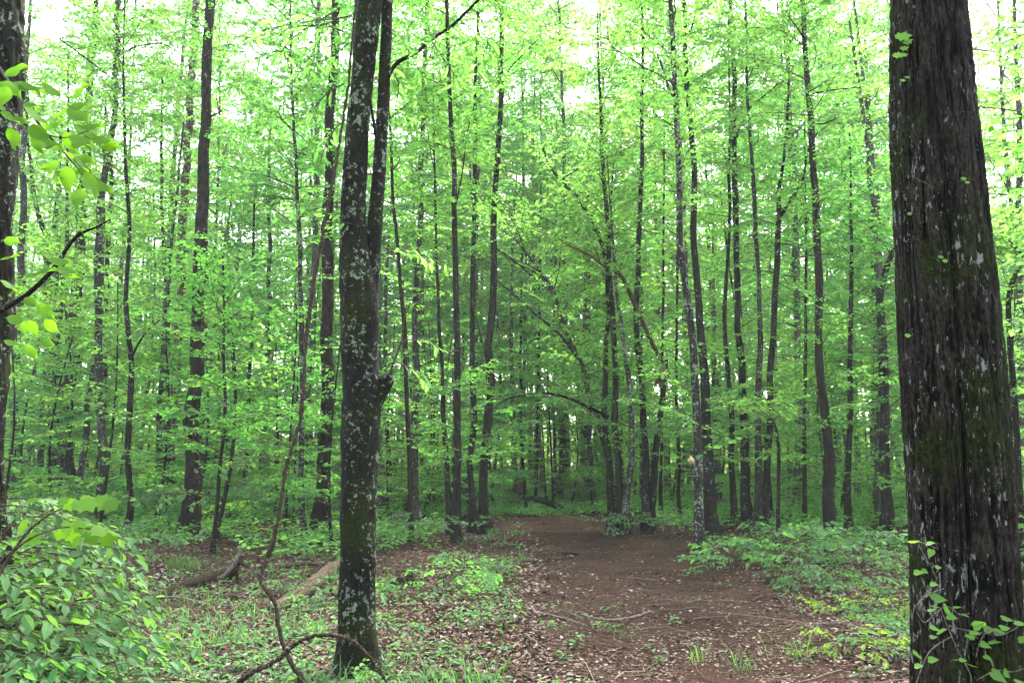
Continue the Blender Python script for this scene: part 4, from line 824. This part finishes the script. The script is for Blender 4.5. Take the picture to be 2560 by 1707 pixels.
def maple_seedling():
    g = np.random.default_rng(8); D = 2.9; b = P(40, 1620, D); b[2] = float(hgt(b[0], b[1])); root = thing('maple_sapling', b, 'maple sapling with two tiers of large lobed leaves', 'sapling')
    for pts in ([(-60, 1900, 12), (-40, 1500, 10), (60, 1330, 7), (150, 1262, 4), (290, 1262, 3)], [(-20, 1420, 8), (80, 1340, 5), (160, 1315, 4), (300, 1330, 3)]):
        q = resample(np.array([[*P(x, y, D), .5 * w_ / F * D] for x, y, w_ in pts]), 30); 
        V, Fc = tube(q[:, :3], q[:, 3], 6); build('stem', [(V, Fc, TWIG)], root, b)
    L = [(150, 1245, -25, .055), (170, 1245, -70, .06), (190, 1250, -60, .06), (205, 1240, -20, .06), (212, 1245, -50, .075), (240, 1243, -30, .085), (265, 1252, -28, .085), (110, 1250, -60, .075), (95, 1245, 200, .06), (60, 1300, -80, .075),
         (165, 1300, -70, .075), (190, 1300, -60, .07), (160, 1320, -110, .06), (180, 1320, -80, .07), (205, 1315, -40, .075), (225, 1320, -60, .085), (240, 1315, -35, .085), (260, 1330, -50, .085), (270, 1322, -30, .07), (195, 1340, -100, .055), (210, 1345, -40, .06), (80, 1330, -60, .07)]
    pos = np.array([P(x, y, D + g.normal(0, .05)) for x, y, _, _ in L]); n = len(L); a = np.radians([l[2] for l in L])
    V, Fc = leaves(LOBED, pos, np.stack([np.cos(a), g.normal(-.15, .2, n), np.sin(a)], 1), np.stack([g.normal(0, .5, n), -.75 + g.normal(0, .45, n), np.ones(n)], 1), np.array([l[3] for l in L]) * .8)
    build('leaves', [(V, Fc, LEAF_NEAR)], root, b)
maple_seedling()

def long_leafy():                               # foliage hanging in from the right edge
    g = np.random.default_rng(17); D = 7.5; b = np.array([5.9, D, float(hgt(5.9, D))]); root = thing('understory_tree', b, 'young tree reaching in at the right edge behind the huge tree', 'tree')
    path = np.array([[5.9, D, -.05, .05], [5.8, D, 2, .045], [5.85, D, 5, .03], [5.9, D, 8.5, .015]]); trunk_mesh(path, root, b, BARK_GREY, 12, 1.3, 9)
    cr = hero_crown(path, .9, 8.3, 46, 1.9, g, SP, bottomL=.8); cr.emit(root, DIAM, LEAF_MID, TWIG, b)
long_leafy()

# ------------------------------------------------------------------ logs, sticks, debris
def log(name, pts, mat, label, cat='log', sides=20, z0=True, seed=0, rough=.14, lift=.4, moss=None, bend=0):
    q = []
    for px, py, ww in pts:
        g_ = G(px, py); r = .5 * ww * (1.45 if name == 'fallen_stick' else 1) / F * g_[1]; q.append([g_[0], g_[1], float(hgt(g_[0], g_[1])) + r * lift, r])
    q = resample(np.array(q), 60); u = np.tile(np.arange(sides) / sides, (60, 1)); v = np.tile(np.linspace(0, 20, 60)[:, None], (1, sides))
    disp = 1 + rough * 2 * (vnoise(u, v, 6, seed) - .5) + rough * (vnoise(u, v * 3, 10, seed + 1) - .5)
    disp[0] *= .8; disp[-1] *= .7
    V, Fc = tube(q[:, :3], q[:, 3], sides, disp); n = len(V)
    caps = []
    for k, sgn in ((0, 1), (59, -1)):
        V = np.vstack([V, q[k, :3]]); c = len(V) - 1; ring = k * sides + np.arange(sides); nx = np.roll(ring, -1)
        caps.append(np.stack([ring, nx, np.full(sides, c), np.full(sides, c)], 1)[:, :3])
    o = build(name, [(V, Fc, mat), (V * 1., np.concatenate(caps), mat)], None, q[0, :3]); tag(o, label, cat); return o
log('fallen_log', [(680, 1518, 24), (705, 1508, 33), (745, 1490, 37), (790, 1462, 35), (825, 1438, 30), (870, 1418, 28), (905, 1400, 24)], LOGM, 'tan barked fallen log emerging from behind the mossy forked tree', seed=1, lift=.9)
log('fallen_log', [(290, 1545, 18), (360, 1515, 24), (430, 1488, 24), (480, 1468, 26), (530, 1452, 28), (560, 1440, 26)], ROT, 'dark mossy log lying left of the hanging vine', seed=2, lift=.8)
def snag():
    b = G(560, 1448); root = thing('rotten_stump', [b[0], b[1], float(hgt(b[0], b[1]))], 'broken rotten stump with a splintered pale branch pointing up', 'stump'); bb = np.array(root.location)
    D = b[1]; q = resample(np.array([[*P(520, 1462, D - .1), .05], [*P(560, 1440, D), .075], [*P(585, 1420, D), .07], [*P(602, 1398, D + .05), .045], [*P(608, 1388, D + .05), .012]]), 30)
    u = np.tile(np.arange(18) / 18, (30, 1)); v = np.tile(np.linspace(0, 9, 30)[:, None], (1, 18)); V, Fc = tube(q[:, :3], q[:, 3], 18, 1 + .7 * (vnoise(u, v, 7, 3) - .5)); build('stump_wood', [(V, Fc, ROT)], root, bb)
    q = resample(np.array([[*P(530, 1452, D - .15), .03], [*P(560, 1440, D - .15), .03], [*P(585, 1410, D - .12), .027], [*P(597, 1385, D - .1), .02], [*P(604, 1368, D - .1), .013]]), 30); V, Fc = tube(q[:, :3], q[:, 3], 10); build('broken_branch', [(V, Fc, DEAD)], root, bb)
    for x0, y0, x1, y1 in ((575, 1440, 575, 1475), (590, 1430, 600, 1470), (545, 1450, 540, 1482), (600, 1405, 625, 1420)):
        q = resample(np.array([[*P(x0, y0, D), .03], [*P(x1, y1, D - .05), .008]]), 8); V, Fc = tube(q[:, :3], q[:, 3], 7); build('root', [(V, Fc, ROT)], root, bb)
snag()
def leaning_log():
    D = 24.0; q = resample(np.array([[*P(x, y, D), .5 * w_ / F * D] for x, y, w_ in [(1325, 1243, 10), (1345, 1247, 15), (1372, 1256, 17), (1398, 1268, 16), (1412, 1275, 9)]]), 30)
    u = np.tile(np.arange(14) / 14, (30, 1)); v = np.tile(np.linspace(0, 9, 30)[:, None], (1, 14)); V, Fc = tube(q[:, :3], q[:, 3], 14, 1 + .3 * (vnoise(u, v, 6, 3) - .5))
    o = build('fallen_log', [(V, Fc, BARK_DARK)], None, q[0, :3]); tag(o, 'short dark log propped aslant just past the end of the trail', 'log')
    q2 = resample(np.array([[*P(x, y, D + .05), .5 * w_ / F * D] for x, y, w_ in [(1330, 1244, 8), (1312, 1252, 8), (1322, 1285, 9), (1330, 1300, 10)]]), 16); V, Fc = tube(q2[:, :3], q2[:, 3], 8); build('propping_limb', [(V, Fc, BARK_DARK)], o, q[0, :3])
leaning_log()
log('white_log', [(530, 1712, 22), (560, 1700, 26), (590, 1688, 26), (605, 1682, 20)], BARK_LICH, 'stubby lichen-whitened log at the bottom edge', seed=5, lift=.7)
log('dark_stick', [(665, 1640 + 30, 11), (700, 1692, 13), (735, 1706, 14)], ROT, 'short dark stick under the arching stem', 'stick', 8, seed=6)
for i, (pts, lab) in enumerate([
    ([(1452, 1535, 3), (1485, 1546, 4), (1530, 1553, 5), (1575, 1545, 5), (1625, 1528, 4), (1650, 1525, 2)], 'long pale curved stick lying across the trail'),
    ([(1330, 1540, 3), (1370, 1545, 4), (1420, 1552, 4), (1470, 1568, 3)], 'brown stick on the trail left of the pale curved stick'),
    ([(1405, 1383, 5), (1435, 1386, 5), (1452, 1384, 3)], 'short dark stick at the far trail centre'),
    ([(1295, 1405, 3), (1330, 1398, 3), (1360, 1390, 2)], 'thin brown stick on the far left side of the trail'),
    ([(1190, 1362, 3), (1230, 1356, 5), (1275, 1353, 3)], 'stick beside the flared trail-edge trunk'),
    ([(1595, 1450, 3), (1615, 1468, 4), (1625, 1482, 3)], 'small stick at the right half of the trail'),
    ([(1880, 1500, 4), (1900, 1490, 5), (1945, 1490, 5), (1960, 1510, 4)], 'bent brown twig lying right of the trail'),
    ([(1990, 1570, 3), (2040, 1562, 4), (2100, 1555, 3)], 'pale stick among leaves right of the trail'),
    ([(1965, 1403, 6), (1985, 1425, 6), (2005, 1455, 5)], 'slanting broken branch below the lone smooth trunk'),
    ([(1970, 1345, 6), (2020, 1340, 7), (2060, 1345, 5)], 'dark fallen branch left of the lone smooth trunk base'),
    ([(700, 1427, 6), (760, 1423, 7), (840, 1422, 5)], 'straight fallen pole behind the tan barked log'),
    ([(655, 1317, 4), (700, 1318, 5), (745, 1315, 4)], 'far fallen branch left of the straight pine'),
    ([(395, 1500, 4), (455, 1502, 5), (525, 1515, 4), (545, 1535, 2)], 'whitish branch lying across the mossy log'),
    ([(370, 1600, 4), (430, 1608, 5), (500, 1612, 4)], 'pale stick on the leaf litter beyond the corner shrub'),
    ([(1330, 1680, 4), (1430, 1683, 5), (1520, 1690, 4)], 'dark thin root running along the bottom of the trail'),
    ([(955, 1430, 4), (1000, 1425, 4), (1050, 1428, 3)], 'thin stick right of the mossy tree base'),
    ([(380, 1300, 6), (440, 1302, 8), (470, 1306, 6)], 'far dark branch on the ground left of the scaly pine'),
    ([(1790, 1330, 6), (1840, 1322, 7), (1880, 1326, 5)], 'dark debris branch at the foot of the right-hand row'),
    ([(1700, 1600, 3), (1760, 1590, 4), (1830, 1600, 3)], 'pale twig at the right trail margin'),
]):
    log('fallen_stick', pts, (DEAD if 'pale' in lab or 'whitish' in lab else (ROT if 'dark' in lab else VINEB)), lab, 'stick', 7, seed=20 + i, lift=1.6)
def clump():
    g = np.random.default_rng(4); b = G(1015, 1460); b[2] = float(hgt(b[0], b[1])); n = 420
    a = g.uniform(0, 6.28, n); e = g.uniform(0, 1.3, n); d = np.stack([np.cos(a) * np.cos(e), np.sin(a) * np.cos(e), np.sin(e)], 1); rr = g.uniform(0, .11, n)[:, None]
    V, Fc = leaves((OVAL[0] * np.array([1, .6, 3]), OVAL[1]), b + d * rr * np.array([1.6, 1.4, 1]), d + g.normal(0, .5, (n, 3)), g.normal(0, 1, (n, 3)), g.uniform(.04, .09, n))
    tag(build('dead_leaf_heap', [(V, Fc, DEADCLUMP)], None, b, smooth=False), 'heap of rusty dead leaves on the ground right of the mossy tree', 'leaf heap')
clump()
def fungus():
    g = np.random.default_rng(4); b = P(1727, 1160, 13.0 - .25); 
    u = np.linspace(0, 1, 7); q = np.array([[0, 0, 0, .012], [.0, -.02, .03, .05], [0, -.03, .06, .055], [0, -.02, .10, .03], [0, 0, .12, .008]]); q = resample(q, 14); uu = np.tile(np.arange(14) / 14, (14, 1)); v = np.tile(np.linspace(0, 5, 14)[:, None], (1, 14))
    V, Fc = tube(q[:, :3], q[:, 3], 14, 1 + .6 * (vnoise(uu, v, 6, 3) - .5)); tag(build('bracket_fungus', [(V + b, Fc, FUNGUS)], None, b), 'cream shelf fungus stuck on the white-flecked tree', 'fungus')
fungus()
def dry_bunch():
    g = np.random.default_rng(6); b = P(1660, 935, 17.8); n = 26; d = g.normal(0, 1, (n, 3)) * .4 + np.array([0, 0, -1.]); V, Fc = leaves(OVAL, b + g.normal(0, .07, (n, 3)), d, g.normal(0, 1, (n, 3)), g.uniform(.12, .2, n))
    tag(build('dry_leaf_bunch', [(V, Fc, DRYLEAF)], None, b), 'bunch of withered brown leaves hanging in the clump beside the trail', 'dead leaves')
dry_bunch()

# grass tufts and little plants near the viewer
def tuft(px, py, n, h, label, spread=.06):
    g = np.random.default_rng(int(px)); b = G(px, py); b[2] = float(hgt(b[0], b[1])); a = g.uniform(0, 6.28, n)
    V0 = np.array([[0, -.012, 0], [0, .012, 0], [.10, .016, .38], [.10, -.016, .38], [.30, .014, .70], [.30, -.014, .70], [.55, .009, .86], [.55, -.009, .86], [.8, .001, .80], [.8, -.001, .80]]); F0 = np.array([[0, 1, 2, 3], [3, 2, 4, 5], [5, 4, 6, 7], [7, 6, 8, 9]])
    pos = b + np.stack([g.normal(0, spread, n), g.normal(0, spread, n), 0 * a], 1); V, Fc = leaves((V0, F0), pos, np.stack([np.cos(a), np.sin(a), 0 * a], 1), np.tile([0, 0, 1.], (n, 1)), h * .75 * g.uniform(.5, 1.15, n))
    tag(build('grass_tuft', [(V, Fc, GRASSM)], None, b), label, 'grass tuft', 'grass tufts in the foreground')
for a_ in [(1745, 1650, 22, .24, 'sparse grass tuft at the trail margin, bottom right of centre'), (1850, 1670, 26, .22, 'grass tuft beside the tall single blade, near the bottom'), (1985, 1650, 12, .48, 'tallest grass tuft with broad arching blades, near bottom right'), (470, 1650, 46, .28, 'bright arching grass tuft right of the corner shrub'),
           (540, 1620, 34, .25, 'smaller grass tuft beside the bright arching one'), (440, 1430, 90, .34, 'fine-bladed grass tuft growing at the mossy log'), (480, 1420, 60, .30, 'fine grass tuft just below the scaly pine'), (900, 1440, 30, .3, 'wispy tuft right beside the mossy tree trunk'), (1560, 1600, 12, .16, 'little grass tuft on the trail'), (620, 1690, 24, .22, 'grass tuft below the hanging vine')]:
    tuft(*a_)
def seedling(px, py, h, n, label, lm=LEAF_HERB, ls=.06, D=None, name='seedling', cat='seedling', tpl=OVAL):
    g = np.random.default_rng(int(px + py)); b = G(px, py); b[2] = float(hgt(b[0], b[1])); root = thing(name, b, label, cat)
    q = resample(np.array([[*b, .004], [b[0] + .03, b[1], b[2] + h * .5, .003], [b[0] + g.normal(0, .04), b[1], b[2] + h, .0015]]), 12); V, Fc = tube(q[:, :3], q[:, 3], 5); build('stem', [(V, Fc, TWIGG)], root, b)
    k = g.uniform(3, 11.9, n); pos = np.stack([np.interp(k, np.arange(12), q[:, i]) for i in range(3)], 1); a = g.uniform(0, 6.28, n); rad = g.uniform(0, .09, n) * (h / .3)
    pos = pos + np.stack([np.cos(a) * rad, np.sin(a) * rad, 0 * a], 1)
    V, Fc = leaves(tpl, pos, np.stack([np.cos(a), np.sin(a), g.normal(-.1, .2, n)], 1), np.stack([g.normal(0, .3, n), g.normal(0, .3, n), np.ones(n)], 1), ls * g.uniform(.7, 1.2, n)); build('leaves', [(V, Fc, lm)], root, b)
for a_ in [(1195, 1600, .62, 150, 'wispy feathery seedling on the left trail margin', LEAF_BR, .035), (1430, 1625, .14, 12, 'small star-leaved seedling in the trail centre', LEAF_PALE, .06), (1375, 1580, .10, 9, 'tiny yellow-green seedling on left half of the trail', LEAF_VINE, .05), (1530, 1585, .10, 16, 'low seedling below the pale curved stick', LEAF_HERB, .05),
           (1480, 1580, .10, 10, 'little plant between the two trail sticks', LEAF_HERB, .05), (1400, 1650, .08, 12, 'flat seedling at bottom of the trail', LEAF_HERB, .06), (900, 1720, .16, 20, 'bright lobed seedling at the foot of the mossy tree', LEAF_VINE, .06), (740, 1560, .30, 60, 'leafy seedling between the vine and mossy tree', LEAF_BR, .06),
           (1310, 1400, .12, 14, 'tiny plant on the far left trail edge', LEAF_HERB, .06), (1680, 1560, .1, 12, 'small plant at the right trail edge', LEAF_HERB, .05), (1640, 1660, .1, 12, 'small plant at the bottom right trail edge', LEAF_HERB, .05), (860, 1690, .12, 12, 'tiny seedling left of the mossy tree foot', LEAF_HERB, .06)]:
    seedling(*a_)
def vl(px, py, D, h, w_, n, label, lm, seed, name='bush'):
    """leafy bushes traced as masses: base at px,py"""
    g = np.random.default_rng(seed); b = G(px, py); b[2] = float(hgt(b[0], b[1])); root = thing(name, b, label, 'bush'); cr = Crown()
    for i in range(n):
        az = g.uniform(0, 6.28); hh = h * g.uniform(.25, 1); rr = w_ * g.uniform(0, .55); e = b + np.array([math.cos(az) * rr, math.sin(az) * rr, hh])
        q = resample(np.array([[*(b + np.array([g.normal(0, .05), g.normal(0, .05), -.01])), .006], [*((b + e) / 2 + np.array([0, 0, hh * .2])), .005], [*e, .003]]), 9); cr.wood(*tube(q[:, :3], q[:, 3], 4))
        sp, sc = pick(SP if b[1] > 8 else SPN, w_ * g.uniform(.35, .7), g); cr.add(sp, e, az + g.normal(0, .4), R(g.uniform(-10, 25)), 0, sc)
    cr.emit(root, DIAM if b[1] > 11 else OVAL, lm, TWIG, b)
for i, a_ in enumerate([(1830, 1420, 0, .55, .9, 14, 'bright bush below the branching dark trunk'), (1960, 1410, 0, .5, .9, 14, 'low bush left of the lone smooth trunk foot'), (2150, 1420, 0, .55, 1.1, 16, 'bluish leafy bush close left of the huge tree'), (1790, 1450, 0, .4, .6, 9, 'small bush at the right trail edge below the white-flecked tree'), (1255, 1350, 0, .4, .7, 10, 'small bush beside the flared trail-edge trunk'),
                        (1050, 1370, 0, .6, .9, 12, 'bush at the foot of the thin wavy trunk'), (850, 1300, 0, 1.2, 1.2, 16, 'leafy bush beside the straight pine'), (390, 1330, 0, 1.0, 1.3, 18, 'bush left of the dark scaly pine foot'), (640, 1290, 0, 1.1, 1.5, 18, 'spreading bush between the scaly pine and hanging vine'), (180, 1400, 0, .5, 1.3, 16, 'low spreading bush on the far side of the corner shrub'),
                        (290, 1430, 0, .45, 1.2, 16, 'low bush right of the maple sapling tiers'), (1100, 1490, 0, .3, .8, 14, 'low bright bush left of the trail'), (1180, 1440, 0, .3, .7, 12, 'low bush where the trail narrows, left side'), (2060, 1460, 0, .35, 1.1, 14, 'low bush right of the trail below the lone smooth trunk'), (2180, 1540, 0, .22, .6, 12, 'yellow-green low bush against the huge tree foot'),
                        (2100, 1640, 0, .18, .5, 10, 'yellowish ground bush at the bottom right'), (2230, 1660, 0, .2, .45, 10, 'small ground bush touching the huge tree foot'), (2545, 1480, 0, .9, .9, 14, 'bush at the right edge beyond the huge tree'), (100, 1330, 0, 1.1, 1.4, 16, 'bush near the left edge behind the corner shrub'), (700, 1500, 0, .3, .7, 10, 'low bush around the hanging vine bend'), (1512, 1336, 0, .45, .7, 10, 'little bush at the left foot of the stem clump'), (1590, 1334, 0, .4, .7, 10, 'little bush in front of the stem clump'), (1665, 1345, 0, .6, .8, 12, 'leafy bush between the stem clump and white-flecked tree'), (1450, 1268, 0, .9, 1.2, 14, 'shaded bush just beyond the trail end')]):
    vl(*a_, (LEAF_HERB, LEAF_BR, LEAF_PALE, LEAF_VINE)[3 if 'yellow' in a_[6] else (2 if 'bluish' in a_[6] else (1 if 'bright' in a_[6] else 0))], 300 + i)

# ------------------------------------------------------------------ the wood behind: prototypes copied with shared meshes
def proto(kind, seed):
    g = np.random.default_rng(seed); cr = Crown()
    if kind == 'tall':
        H = g.uniform(21, 27); r0 = g.uniform(.09, .15); c0 = g.uniform(5.5, 8)
    elif kind == 'mid':
        H = g.uniform(10, 14); r0 = g.uniform(.06, .10); c0 = g.uniform(2.2, 3.5)
    else:
        H = g.uniform(3.5, 6); r0 = .03; c0 = .5
    n = 9; t = np.linspace(0, 1, n); wx = g.normal(0, .25, 2)
    path = np.stack([wx[0] * np.sin(t * 4), wx[1] * np.sin(t * 3), -.1 + t * (H + .1), r0 * (1 - .8 * t) + .008], 1)
    root = thing({'tall': 'tall_tree', 'mid': 'young_tree', 'low': 'understory_sapling'}[kind], (0, 0, 0), 'x', 'tree' if kind != 'low' else 'sapling')
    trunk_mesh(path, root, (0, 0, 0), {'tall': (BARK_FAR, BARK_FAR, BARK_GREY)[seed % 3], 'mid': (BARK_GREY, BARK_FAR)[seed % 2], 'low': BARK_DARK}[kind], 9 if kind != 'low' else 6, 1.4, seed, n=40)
    if kind == 'tall':
        for i in range(32):
            f = (i + g.random()) / 32; z = c0 + (H - c0) * f; az = i * 2.4 + g.normal(0, .3); L = (1.6 + 2.6 * math.sin(math.pi * min(1, .15 + f * .85))) * g.uniform(.7, 1.1)
            b = np.array([np.interp(z, path[:, 2], path[:, k]) for k in range(3)]); el_ = R(g.uniform(10, 45)); m = 6; s = np.linspace(0, 1, m)
            d = np.array([math.cos(az) * math.cos(el_), math.sin(az) * math.cos(el_), math.sin(el_)]); q = b + np.outer(s * L, d); q[:, 2] -= .15 * L * s ** 2
            cr.wood(*tube(q, np.linspace(.035, .008, m), 4))
            for k in range(8):
                p0 = q[0] + (q[-1] - q[0]) * g.uniform(.25, 1.0); sp, sc = pick(SPB, g.uniform(.9, 2.0), g); cr.add(sp, p0, az + g.normal(0, 1.0), R(g.uniform(-15, 35)), g.normal(0, .3), sc)
    elif kind == 'mid':
        for i in range(38):
            f = (i + g.random()) / 38; z = c0 + (H - c0) * f; az = i * 2.4 + g.normal(0, .3); b = np.array([np.interp(z, path[:, 2], path[:, k]) for k in range(3)])
            L = (1.0 + 1.9 * (1 - f)) * g.uniform(.6, 1.15); sp, sc = pick(SPB, L, g); cr.add(sp, b, az, R(g.uniform(0, 25) + 20 * f), g.normal(0, .2), sc)
    else:
        for i in range(22):
            f = (i + g.random()) / 22; z = c0 + (H - c0) * f; az = i * 2.4 + g.normal(0, .3); b = np.array([np.interp(z, path[:, 2], path[:, k]) for k in range(3)])
            L = (.7 + 1.1 * (1 - f)) * g.uniform(.6, 1.15); sp, sc = pick(SP, L, g); cr.add(sp, b, az, R(g.uniform(-5, 20) + 15 * f), g.normal(0, .2), sc)
    cr.emit(root, DIAM, {'tall': LEAF_FAR, 'mid': LEAF_FAR if seed % 3 == 0 else LEAF_BR, 'low': LEAF_BR if seed % 3 else LEAF_MID}[kind], TWIG)
    return root
def dup(root):
    r = root.copy(); COL.objects.link(r)
    for ch in list(root.children):
        c = ch.copy(); COL.objects.link(c); c.parent = r
    return r
protos = {'tall': [proto('tall', 40 + i) for i in range(5)], 'mid': [proto('mid', 60 + i) for i in range(6)], 'low': [proto('low', 80 + i) for i in range(5)]}
used = set(); ga = np.random.default_rng(123); spots = []
occupied = [(o.location.x, o.location.y) for o in bpy.data.objects if o.parent is None and o.type == 'EMPTY' and (o.location.x or o.location.y)]
def far_enough(x, y, dm, pool): return all((x - a) ** 2 + (y - b) ** 2 > dm * dm for a, b in pool)
BG = []
def scatter(kind, n, y0, y1, dm, ex):
    k = 0; tries = 0
    while k < n and tries < 6000:
        tries += 1; y = math.sqrt(ga.uniform(y0 ** 2, y1 ** 2)); x = ga.uniform(-1, 1) * .66 * y
        if not ex(x, y) or not far_enough(x, y, dm, occupied): continue
        occupied.append((x, y)); BG.append((kind, x, y)); k += 1
corr = lambda x, y: not (abs(x - path_x(y)) < 2.6 and y < 27)
scatter('tall', 76, 26, 62, 2.4, corr)
scatter('mid', 50, 20, 48, 1.9, lambda x, y: corr(x, y) and not (y < 24 and -4 < x < 5))
scatter('low', 112, 15.5, 34, 1.15, lambda x, y: corr(x, y) and not (y < 19 and -3 < x < 4.6))
BG += [('tall', 1.8, 31.0), ('tall', 4.2, 36.0), ('tall', .4, 39.0), ('tall', 3.0, 45.0), ('tall', 5.8, 50.0), ('tall', -1.6, 35.), ('mid', 2.6, 26.5), ('mid', .2, 29.0), ('mid', 4.4, 28.5), ('low', 1.9, 27.5), ('low', 3.2, 25.), ('low', -1.4, 26.2)]
nxt = {k: 0 for k in protos}; made = []
for kind, x, y in BG:
    i = nxt[kind]; nxt[kind] += 1; src = protos[kind][i % len(protos[kind])]
    o = src if i < len(protos[kind]) else dup(src)
    o.location = (x, y, float(hgt(x, y))); o.rotation_euler = (0, 0, ga.uniform(0, 6.28)); s = ga.uniform(.85, 1.12); o.scale = (s, s, s * ga.uniform(.92, 1.08)); made.append((kind, x, y, o))
# labels: by the landmarks each stands between and its order from the viewer
ORD = ['nearest', 'second nearest', 'third nearest', 'fourth nearest', 'fifth nearest', 'sixth nearest', 'seventh nearest', 'eighth nearest', 'ninth nearest', 'tenth nearest', 'eleventh nearest', 'twelfth nearest', 'thirteenth nearest', 'fourteenth nearest', 'fifteenth nearest', 'sixteenth nearest', 'seventeenth nearest']
ORD += ['%s nearest' % w_ for w_ in 'eighteenth nineteenth twentieth'.split()] + ['%dth nearest' % k_ for k_ in range(21, 90)]
lm = sorted(LANDMARKS); buckets = {}
for kind, x, y, o in made:
    d = np.array([x, y, 1.0 - CAMZ]); px = 1280 + F * (x) / (y * math.cos(_p) + (1 - CAMZ) * math.sin(_p))
    j = sum(1 for a, _ in lm if a < px)
    if j == 0: where = 'at the left edge'
    elif j == len(lm): where = 'right of the huge furrowed tree'
    elif px < (lm[j - 1][0] + lm[j][0]) / 2: where = 'just right of the %s' % lm[j - 1][1]
    else: where = 'just left of the %s' % lm[j][1]
    buckets.setdefault((kind, where), []).append((y, o))
KN = {'tall': 'tall tree behind', 'mid': 'young tree behind', 'low': 'leafy sapling'}
for (kind, where), lst in buckets.items():
    lst.sort(key=lambda a: a[0])
    for i, (y, o) in enumerate(lst):
        o['label'] = ('%s %s, %s' % ((ORD[i] if len(lst) > 1 else 'only'), KN[kind], where)); o['group'] = {'tall': 'tall trees of the wood behind', 'mid': 'young trees of the wood behind', 'low': 'leafy saplings under the trees'}[kind]

# the far-off wood, one mass of leaves with its stems
def far_wood():
    g = np.random.default_rng(55); n = 270000
    cn = 1400; ca = g.uniform(-.62, .62, cn); cd = g.uniform(64, 100, cn); cz = np.where(g.random(cn) < .25, g.uniform(0, .14, cn), g.uniform(0, 1, cn)) * (24 + 5 * np.sin(ca * 9 + 1)); cs = g.uniform(1.6, 3.8, cn)
    k = g.integers(0, cn, n); off = g.normal(0, 1, (n, 3)) * cs[k][:, None] * np.array([.75, .75, .42])
    pos = np.stack([np.sin(ca[k]) * cd[k] * 1.08, np.cos(ca[k]) * cd[k], cz[k] + .3], 1) + off; pos = pos[pos[:, 2] > .05]; n = len(pos)
    d = g.normal(0, 1, (n, 3)) * np.array([1, 1, .5]); nn = g.normal(0, 1., (n, 3)) + np.array([0, 0, .3])
    V, Fc = leaves((DIAM[0] * np.array([1, 1.25, 1]), DIAM[1]), pos, d, nn, g.uniform(.22, .42, n))
    st = []
    for i in range(130):
        a = g.uniform(-.62, .62); dd = g.uniform(62, 98); x, y = math.sin(a) * dd * 1.08, math.cos(a) * dd; r = g.uniform(.1, .22); lean = g.normal(0, .5, 2)
        st.append(tube(np.array([[x, y, -.3], [x + lean[0] * .4, y, 8], [x + lean[0], y + lean[1], 22]]), [r, r * .8, r * .3], 6))
    Vt, Ft = join(st)
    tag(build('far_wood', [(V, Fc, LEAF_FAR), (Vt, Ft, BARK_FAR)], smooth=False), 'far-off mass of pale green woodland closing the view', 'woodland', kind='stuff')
far_wood()
def wood_around():
    """the same wood goes on beside and behind the viewer"""
    g = np.random.default_rng(56); n = 42000; cn = 380
    ca = g.uniform(.75, 2 * math.pi - .75, cn); cd = 13 + 30 * g.random(cn) ** 1.2; cz = g.uniform(1.5, 21, cn); cs = g.uniform(1.2, 2.6, cn)
    k = g.integers(0, cn, n); pos = np.stack([np.sin(ca[k]) * cd[k], np.cos(ca[k]) * cd[k], cz[k]], 1) + g.normal(0, 1, (n, 3)) * cs[k][:, None] * np.array([.75, .75, .4])
    ok = (pos[:, 2] > .1) & ((pos[:, 1] < 0) | (np.abs(pos[:, 0]) > pos[:, 1] * .75 + 1.5)) & (np.hypot(pos[:, 0], pos[:, 1]) > 9); pos = pos[ok]; n = len(pos)
    V, Fc = leaves((DIAM[0] * np.array([1, 1.25, 1]), DIAM[1]), pos, g.normal(0, 1, (n, 3)), g.normal(0, 1., (n, 3)) + np.array([0, 0, .5]), g.uniform(.16, .30, n))
    st = []
    for i in range(90):
        a = g.uniform(.8, 2 * math.pi - .8); dd = g.uniform(9, 42); x, y = math.sin(a) * dd, math.cos(a) * dd; r = g.uniform(.08, .2); lean = g.normal(0, .5, 2)
        st.append(tube(np.array([[x, y, -.3], [x + lean[0] * .4, y, 8], [x + lean[0], y + lean[1], 20]]), [r, r * .8, r * .3], 8))
    Vt, Ft = join(st)
    tag(build('surrounding_wood', [(V, Fc, LEAF_MID), (Vt, Ft, BARK_DARK)], smooth=False), 'green wood that goes on beside and behind the viewer', 'woodland', kind='stuff')
wood_around()
def haze():
    m, t = newmat('haze_air'); v = N(t, 'ShaderNodeVolumePrincipled'); v.inputs['Color'].default_value = (.88, .95, .90, 1); v.inputs['Density'].default_value = .0006; v.inputs['Anisotropy'].default_value = .2
    o = N(t, 'ShaderNodeOutputMaterial'); t.links.new(v.outputs[0], o.inputs['Volume'])
    x0, x1, y0, y1, z0, z1 = -175, 175, -65, 235, -2.0, 42
    V = np.array([[x, y, z] for z in (z0, z1) for x, y in ((x0, y0), (x1, y0), (x1, y1), (x0, y1))], float)
    Fc = np.array([[0, 3, 2, 1], [4, 5, 6, 7], [0, 1, 5, 4], [1, 2, 6, 5], [2, 3, 7, 6], [3, 0, 4, 7]])
    tag(build('haze', [(V, Fc, m)], smooth=False), 'faint bright green-white haze in the wood air', 'haze', kind='stuff')
haze()
C.cycles.volume_bounces = 1
print('objects', len(bpy.data.objects), 'tris', sum(len(m.polygons) for m in bpy.data.meshes))
